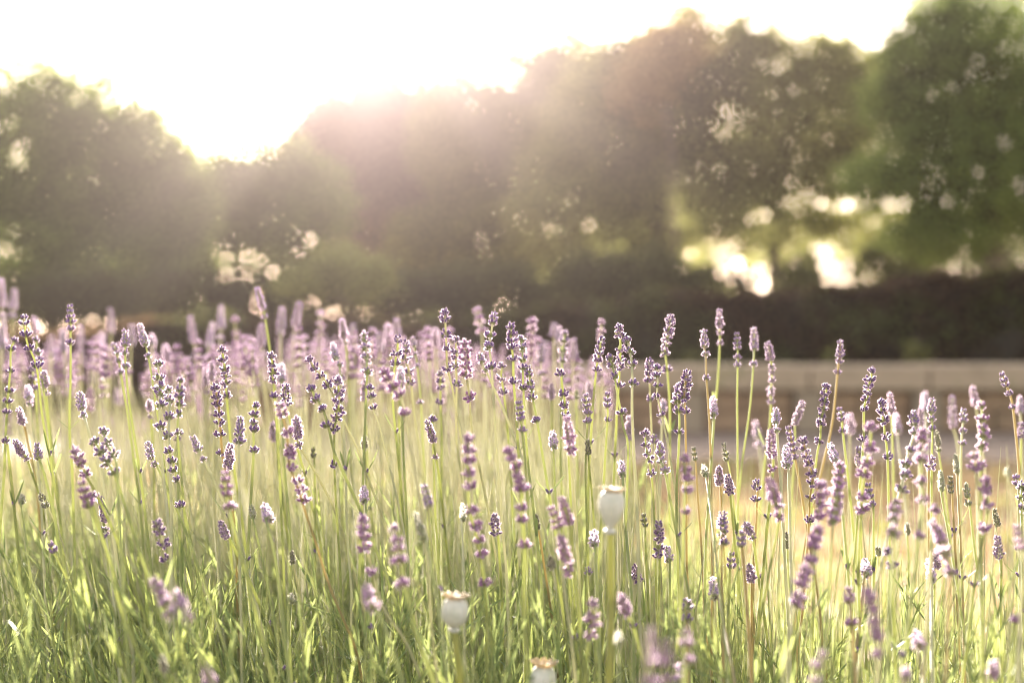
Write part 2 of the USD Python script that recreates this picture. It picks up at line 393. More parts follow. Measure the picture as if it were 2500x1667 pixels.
tree('pale_shrub', 'pale yellow-green shrub left of centre in front of the dark trees', 'shrub', M['tree_lime'], 22.0,
     [(760, 690, 90, 50), (870, 670, 100, 70), (830, 640, 70, 50)], (820, 0.05, 820, 660), cover=1.6, seed=30, limbs=4)
tree('dark_shrub', 'dark shrub at the foot of the left tree', 'shrub', M['tree_yew'], 22.0,
     [(60, 740, 170, 70), (240, 735, 150, 75)], (150, 0.05, 150, 740), cover=2.6, seed=31, limbs=4)
tree('dark_shrub', 'dark shrub under the dip of the skyline, left of the pale shrub', 'shrub', M['tree_yew'], 24.0,
     [(480, 735, 190, 80), (640, 735, 150, 90), (780, 720, 130, 90)], (540, 0.05, 540, 740), cover=2.6, seed=32, limbs=4)
tree('dark_shrub', 'dark shrub under the hazy olive tree, right of the pale shrub', 'shrub', M['tree_yew'], 26.0,
     [(1010, 730, 150, 80), (1200, 720, 160, 90), (1360, 740, 130, 60)], (1160, 0.05, 1160, 730), cover=2.4, seed=33, limbs=4)
tree('dark_shrub', 'open shrub with bright gaps under the tall central tree', 'shrub', M['tree_olive'], 26.0,
     [(1500, 730, 120, 60), (1700, 735, 130, 50)], (1600, 0.05, 1600, 730), cover=1.6, seed=34, limbs=4)
for k_, (lab_, lobes_) in enumerate((
        ('dim far tree in the gap left of the dark trunk of the tall central tree', [(1380, 690, 110, 100), (1430, 560, 90, 90), (1530, 655, 110, 115)]),
        ('dim far tree in the gap right of the dark trunk of the tall central tree', [(1680, 630, 100, 120), (1660, 520, 80, 70), (1760, 720, 90, 60)]),
        ('dim far tree behind the trunk of the thin airy tree', [(1930, 600, 90, 90), (1840, 540, 80, 70), (1960, 720, 80, 50)]),
        ('dim far tree between the thin airy tree and the large green tree', [(2180, 600, 120, 90), (2090, 560, 60, 60)]),
        ('dim far tree behind the large green tree at the right edge', [(2340, 600, 140, 90), (2480, 600, 120, 90)]))):
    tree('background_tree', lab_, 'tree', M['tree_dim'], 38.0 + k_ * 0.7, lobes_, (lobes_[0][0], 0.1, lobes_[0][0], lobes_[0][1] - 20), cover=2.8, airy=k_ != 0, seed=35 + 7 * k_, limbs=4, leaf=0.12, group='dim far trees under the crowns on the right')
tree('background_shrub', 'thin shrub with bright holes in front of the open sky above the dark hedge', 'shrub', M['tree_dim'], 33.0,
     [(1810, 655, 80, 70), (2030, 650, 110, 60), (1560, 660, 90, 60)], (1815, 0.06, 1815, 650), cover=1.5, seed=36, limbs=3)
tree('dark_shrub', 'dark rounded shrub hiding the foot of the dark trunk right of centre', 'shrub', M['tree_yew'], 24.0,
     [(1440, 690, 110, 75), (1570, 680, 110, 90), (1690, 710, 80, 55)], (1570, 0.05, 1570, 700), cover=2.6, seed=77, limbs=4)
tree('dark_shrub', 'dark shrub in front of the hedge top between two bright gaps', 'shrub', M['tree_yew'], 24.0,
     [(1940, 690, 70, 60), (2190, 650, 110, 60)], (1940, 0.05, 1940, 690), cover=2.4, seed=78, limbs=3)
for k_, (x_, y_, r_) in enumerate(((2240, 868, 34), (2030, 866, 22), (1690, 870, 20))):
    tree('hedge_weed', ('green weed growing at the foot of the hedge near the right edge', 'small green weed at the foot of the hedge, middle of three', 'small green weed at the foot of the hedge, nearest the centre')[k_], 'weed', M['tree_yew'], (10.2, 10.9, 12.0)[k_],
         [(x_, y_, r_, r_ * 1.1)], (x_, 0.008, x_, y_), cover=1.6, seed=60 + k_, leaf=0.035, clump=0.04, limbs=2, z_min=0.02)
# ------------------------------------------------------------------ lavender: buds, whorls and heads built once
library = stage.CreateClassPrim('/World/library')


def bud_mesh(L, r, seed, hairs=34, sides=6):
    """One downy bud along +z: (vertices, faces, tone); tone 0 at its green base, 1 at the dark tip, above 1 on the down."""
    g = np.random.default_rng(seed)
    z = np.array([0.0, 0.16, 0.45, 0.78, 0.96]); w = np.array([0.38, 0.78, 1.0, 0.86, 0.42])
    bend = g.uniform(0.02, 0.12) * L
    ang = np.arange(sides) * 2 * np.pi / sides + g.uniform(0, 1)
    v = [[(w[i] * r * (1 + 0.10 * (-1) ** k)) * math.cos(a) + bend * z[i] ** 2, w[i] * r * (1 + 0.10 * (-1) ** k) * math.sin(a), z[i] * L] for i in range(5) for k, a in enumerate(ang)]
    t = [z[i] for i in range(5) for _ in ang]
    f = []
    for i in range(4):
        for k in range(sides):
            a, b = i * sides + k, i * sides + (k + 1) % sides
            f += [[a, b, b + sides], [a, b + sides, a + sides]]
    v.append([bend, 0, 1.04 * L]); t.append(1.0)
    for k in range(sides):
        f.append([4 * sides + k, 4 * sides + (k + 1) % sides, len(v) - 1])
    for _ in range(hairs):
        zz, a = g.uniform(0.1, 1.0), g.uniform(0, 2 * np.pi)
        rr = np.interp(zz, z, w) * r
        o = np.array([rr * math.cos(a) + bend * zz ** 2, rr * math.sin(a), zz * L])
        out = np.array([math.cos(a), math.sin(a), 0.55]) + g.normal(0, 0.25, 3)
        out *= g.uniform(0.11, 0.20) * L / np.linalg.norm(out)
        side = np.cross(out, [0, 0, 1.0]); side *= 0.05 * L / (np.linalg.norm(side) + 1e-12)
        n = len(v)
        v += [list(o - side), list(o + side), list(o + out)]; t += [1.7] * 3
        f.append([n, n + 1, n + 2])
    return np.array(v), np.array(f), np.array(t)


def placed(m, pos, direction, spin, s=1.0):
    a, b, c = frame(direction)
    ca, sa = math.cos(spin), math.sin(spin)
    R = np.stack([ca * a + sa * b, -sa * a + ca * b, c], 1) * s
    return m[0] @ R.T + pos, m[1], m[2]


def bract(pos, phi, size):
    """A small green bract under a whorl."""
    c, s = math.cos(phi), math.sin(phi)
    o = np.array([c, s, 0]); side = np.array([-s, c, 0])
    v = np.array([pos - side * size * 0.2, pos + o * size * 0.55 + side * size * 0.42 + [0, 0, size * 0.2], pos + o * size + [0, 0, size * 0.75], pos + o * size * 0.55 - side * size * 0.42 + [0, 0, size * 0.2]])
    return v, np.array([[0, 1, 2], [0, 2, 3]]), np.array([0.0, 0.0, 0.1, 0.0])


def whorl_buds(seed, kind, form):
    """Buds of one whorl, each (vertices, faces, tone), round the origin on a stem along +z. form: open, tip, tight."""
    g = np.random.default_rng(seed)
    out = []
    if form == 'open':
        spec = [(g.integers(5, 7), 50, 12, 0.0, 0.0053), (g.integers(3, 5), 24, 8, 0.0012, 0.0050)]
    elif form == 'tip':
        spec = [(g.integers(5, 7), 42, 10, 0.0, 0.0050), (g.integers(3, 5), 12, 7, 0.0014, 0.0050)]
    else:
        spec = [(g.integers(6, 8), 24, 7, 0.0, 0.0046)]
    turn = g.uniform(0, 2 * np.pi)
    for n, tilt, dt, lift, L in spec:
        for k in range(n):
            phi = turn + k * 2 * np.pi / n + g.normal(0, 0.16)
            if form == 'open':
                phi += 0.22 * math.sin(2 * (phi - turn))
            th = math.radians(tilt + g.normal(0, dt * 0.6))
            d = np.array([math.sin(th) * math.cos(phi), math.sin(th) * math.sin(phi), math.cos(th)])
            ln = L * g.uniform(0.85, 1.12) * (0.9 if kind in 'cg' else 1.0)
            r0 = 0.0011 if form != 'tight' else 0.0012
            b = bud_mesh(ln, ln * (0.215 if form != 'tight' else 0.24), int(g.integers(1e6)))
            out.append(placed(b, np.array([math.cos(phi) * r0, math.sin(phi) * r0, lift - 0.0012]), d, g.uniform(0, 6.28)))
    for _ in range(int(g.integers(0, 3)) if form == 'open' else 0):
        out.pop(int(g.integers(len(out))))
    if form != 'tight':
        out[0] = join([out[0], bract(np.array([0, 0, -0.0014]), turn, 0.0042), bract(np.array([0, 0, -0.0014]), turn + np.pi, 0.0042)])
    return out


def head_buds(seed, kind, n):
    """A compact head of n stacked whorls, 5 mm apart, its top at z = n * 5 mm."""
    g = np.random.default_rng(seed)
    out = []
    for i in range(n):
        u = i / max(n - 1, 1)
        m = 6 if u < 0.6 else 5
        tilt = (44 - 26 * u if kind in 'pk' else 36 - 20 * u) + (4 if i % 2 else -3)
        fat = (0.78 + 0.35 * math.sin(math.pi * (0.25 + 0.6 * (1 - u)))) * (0.86 if kind == 'g' else 1.0)
        turn = g.uniform(0, 6.28)
        for k in range(m):
            phi, th = turn + k * 2 * np.pi / m + g.normal(0, 0.15), math.radians(tilt + g.normal(0, 5))
            d = np.array([math.sin(th) * math.cos(phi), math.sin(th) * math.sin(phi), math.cos(th)])
            ln = 0.0052 * g.uniform(0.88, 1.1) * (1 - 0.22 * u)
            b = bud_mesh(ln, ln * 0.235, int(g.integers(1e6)), hairs=30)
            out.append(placed(b, np.array([math.cos(phi) * 0.0013 * fat, math.sin(phi) * 0.0013 * fat, i * 0.0050 - 0.0008]), d, g.uniform(0, 6.28), 1.0 if fat > 1 else fat ** 0.5))
    return out


made = {}


def library_piece(key, buds, mat, joined):
    """A class prim with one mesh per bud (or one joined mesh)."""
    if key in made:
        return made[key]
    path = f'/World/library/{key}'
    if joined:
        b = join(buds)
        m = usdkit.mesh(stage, path, (b[0], b[1]), mat, smooth=True)
        UsdGeom.PrimvarsAPI(m).CreatePrimvar('tone', Sdf.ValueTypeNames.FloatArray, 'vertex').Set(Vt.FloatArray.FromNumpy(b[2].astype(np.float32)))
    else:
        x = UsdGeom.Xform.Define(stage, path)
        for i, b in enumerate(buds):
            part(x.GetPrim(), 'bud', (b[0], b[1]), mat, True, b[2])
    made[key] = path
    return path


def whorl_piece(kind, form, v, joined):
    key = f'{form}_whorl_{kind}_{v}' + ('_joined' if joined else '')
    return library_piece(key, whorl_buds(hash_(kind, form, v), kind, form), M[kind], joined)


def head_piece(kind, n, v, joined):
    key = f'head_{kind}_{n}_{v}' + ('_joined' if joined else '')
    return library_piece(key, head_buds(hash_(kind, 'head', n * 10 + v), kind, n), M[kind], joined)


def hash_(a, b, c):
    return sum(ord(x) * 31 ** i for i, x in enumerate(a + b)) % 100003 + 7919 * c


def put(parent, name, piece, pos, direction, spin, scale, joined):
    a, b, c = frame(direction)
    ca, sa = math.cos(spin), math.sin(spin)
    s = np.broadcast_to(scale, (3,))
    X, Y, Z = (ca * a + sa * b) * s[0], (-sa * a + ca * b) * s[1], c * s[2]
    path = free(f'{parent.GetPath()}/{name}')
    p = (UsdGeom.Mesh if joined else UsdGeom.Xform).Define(stage, path)
    p.GetPrim().GetReferences().AddInternalReference(piece)
    p.AddTransformOp().Set(Gf.Matrix4d(*X, 0, *Y, 0, *Z, 0, *map(float, pos), 1))
    if not joined:
        p.GetPrim().SetInstanceable(True)
    return p.GetPrim()


def leaf_blade(base, direction, length, width, up=(0, 0, 1), curl=0.15, segs=5):
    """A narrow lavender leaf, slightly folded along its midrib and rolled at its tip."""
    d = np.asarray(direction, float) / np.linalg.norm(direction)
    side = np.cross(d, up); side /= np.linalg.norm(side) + 1e-12
    nrm = np.cross(side, d)
    v, f = [], []
    for i in range(segs + 1):
        u = i / segs
        w = width * 0.5 * (0.45 + 0.55 * math.sin(math.pi * min(1, 0.12 + 0.75 * u))) * (1 if u < 0.85 else (1 - u) / 0.15 * 0.75 + 0.25)
        c = np.asarray(base) + d * length * u + nrm * length * curl * (u * u - 0.3 * u)
        v += [c - side * w + nrm * w * 0.35, c, c + side * w + nrm * w * 0.35]
        if i:
            k = 3 * i
            f += [[k - 3, k - 2, k + 1], [k - 3, k + 1, k], [k - 2, k - 1, k + 2], [k - 2, k + 2, k + 1]]
    return np.array(v), np.array(f)


NUM = ('no one two three four five six seven eight nine ten eleven twelve thirteen fourteen fifteen sixteen seventeen eighteen nineteen').split()
TENS = 'zero ten twenty thirty forty fifty sixty seventy eighty ninety hundred'.split()


def spelt(n):
    n = int(round(n))
    return NUM[n] if 0 < n < 20 else (TENS[n // 10] + ('-' + NUM[n % 10] if n % 10 and n < 100 else '')) if n else 'zero'


def where(px, py):
    return f'{spelt(np.clip(px, 0, 2500) / 25)} percent across, {spelt(np.clip(py, 0, 1667) / 16.67)} percent down'


COL = {'p': 'purple', 'k': 'pinkish-purple', 'c': 'grey-lilac', 'g': 'grey-green'}
GRP = {'p': 'open purple lavender stalks', 'k': 'pinkish lavender stalks', 'c': 'lavender stalks in closed bud', 'g': 'young grey-green lavender stalks'}
labels = {}
n_stalks = 0


def stalk(d, kind, head_end, whorls, path, blurred_far=False):
    """One flower stalk from pixels of the photograph: path from its tip downwards, whorls by their height in the picture."""
    global n_stalks
    n_stalks += 1
    g = np.random.default_rng(1000 + n_stalks)
    joined = d > 1.75 or d < 0.9
    px = np.array(path, float)
    dz = np.linspace(0, g.uniform(-0.10, 0.12), len(px)) if d > 0.85 else np.zeros(len(px))
    tri = np.column_stack([px, d + dz])
    dense = smooth_path(tri, 80)
    P = np.array([at(*q) for q in dense])
    v = P[-1] - P[-9]; v /= np.linalg.norm(v)
    ext, p, k = [], P[-1], 0
    while p[2] > 0.05 and k < 60:
        v = v * np.array([0.93, 0.93, 1.0]); v /= np.linalg.norm(v)
        p = p + v * 0.02; ext.append(p); k += 1
    base = ext[-1] if ext else P[-1]
    full = np.vstack([P[::2]] + ([np.array(ext)[1::2]] if len(ext) > 2 else []))
    n_wh = len(whorls)
    ys = dense[:, 1]
    order = np.argsort(ys)
    pos = lambda y: np.array([np.interp(y, ys[order], P[order, k]) for k in range(3)])
    dirn = lambda y: pos(y - 12) - pos(y + 12)
    # label
    lean = px[0, 0] - px[min(1, len(px) - 1), 0]
    run = max(px[min(1, len(px) - 1), 1] - px[0, 1], 1)
    slope = lean / run
    pose = 'upright' if abs(slope) < 0.12 else ('left-leaning' if slope < 0 else 'right-leaning')
    focus = 'crisp' if 1.12 <= d <= 1.62 else ('distant' if d > 1.62 else 'blurred')
    parts_ = (f'stalk, compact head, {NUM[n_wh]} lower whorl{"s" * (n_wh != 1)}' if n_wh else 'stalk ending in one compact head') if head_end else f'stalk with {NUM[n_wh]} spaced whorl{"s" * (n_wh != 1)}'
    for dy in (20, 40, 0, 60, 80, 100):
        lab = f'{focus} {pose} {COL[kind]} lavender {parts_}, {where(px[0, 0], px[0, 1] + dy)}'
        if lab not in labels:
            break
    labels[lab] = 1
    root = thing('lavender_stalk', lab, 'lavender', GRP[kind] if d <= 1.75 else 'blurred lavender stalks at the back of the bed', base)
    off = base
    sm = M['stem'] if g.random() < (0.72 if px[0, 0] < 1700 else 0.5) else (M['stem_pale'] if g.random() < (0.7 if px[0, 0] < 1700 else 0.4) else M['stem_tan'])
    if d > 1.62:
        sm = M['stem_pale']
    thick = g.uniform(0.00105, 0.0014) * (0.78 if kind == 'g' else 1.0)
    full = full + np.array([1.0, 1.0, 0.0]) * ((meshkit.fbm(np.column_stack([full[:, 2] * 9 + n_stalks * 3.7, full[:, 2] * 0, full[:, 2] * 0]), 2)[:, None] - 0.5) * 0.012 * np.clip((base[2] + 0.55 - full[:, 2]) / 0.3, 0, 1)[:, None])
    rad = np.linspace(0.75, 1.15, len(full)) * thick
    start = 1 if not head_end else 2
    part(root, 'stem', tube(full[start:], rad[start:], 5), sm, True, offset=off)
    scale0 = g.uniform(0.98, 1.14) * (0.98 if kind == 'k' else 1.0) * (1.25 if d > 1.75 else 1.0) * (0.84 if d < 0.99 else 1.0)
    if head_end:
        y0, y1 = px[0, 1], head_end
        a, b = pos(y1), pos(y0)
        L = np.linalg.norm(b - a)
        n = int(np.clip(round(L / 0.0052), 2, 9))
        piece = head_piece(kind, n, int(g.integers(3)), joined)
        s = L / (n * 0.0050 + 0.0008)
        w = scale0 * (0.98 if kind != 'g' else 0.8)
        put(root, 'flower_head', piece, a - off, b - a, g.uniform(0, 6.28), (w, w, s), joined)
    for i, y in enumerate(whorls):
        first = i == 0 and not head_end
        p, dr = pos(y), dirn(y)
        dr = dr / np.linalg.norm(dr)
        s = scale0 * g.uniform(0.93, 1.1) * (0.9 if kind in 'cg' else 1.0) * (0.92 if first else 1.0)
        form = 'tip' if first else 'open'
        if kind in 'cg':
            form = 'tip'
        piece = whorl_piece(kind, form, int(g.integers(9)), joined)
        put(root, 'whorl', piece, p - dr * 0.0024 - off, dr, g.uniform(0, 6.28), s, joined)
    # a pair of leaves with two buds at a lower node of some stalks
    if 0.95 < d < 1.6 and g.random() < 0.45:
        y = (whorls[-1] if n_wh else head_end) + g.uniform(140, 330)
        q = full[np.argmin(np.abs(full[:, 2] - at(px[0, 0], min(y, 1640), d)[2]))]
        phi = g.uniform(0, 6.28)
        for s_ in (0, np.pi):
            o = np.array([math.cos(phi + s_), 0.5 * math.sin(phi + s_), g.uniform(0.6, 1.3)])
            part(root, 'leaf', leaf_blade(q, o, g.uniform(0.014, 0.03), g.uniform(0.0022, 0.0034)), M['leaf'], True, offset=off)
            if g.random() < 0.6:
                b = placed(bud_mesh(0.0058, 0.0013, int(g.integers(1e6))), q, o + [0, 0, 0.6], 0.0)
                part(root, 'bud', (b[0], b[1]), M['p'], True, b[2], offset=off)
    return root
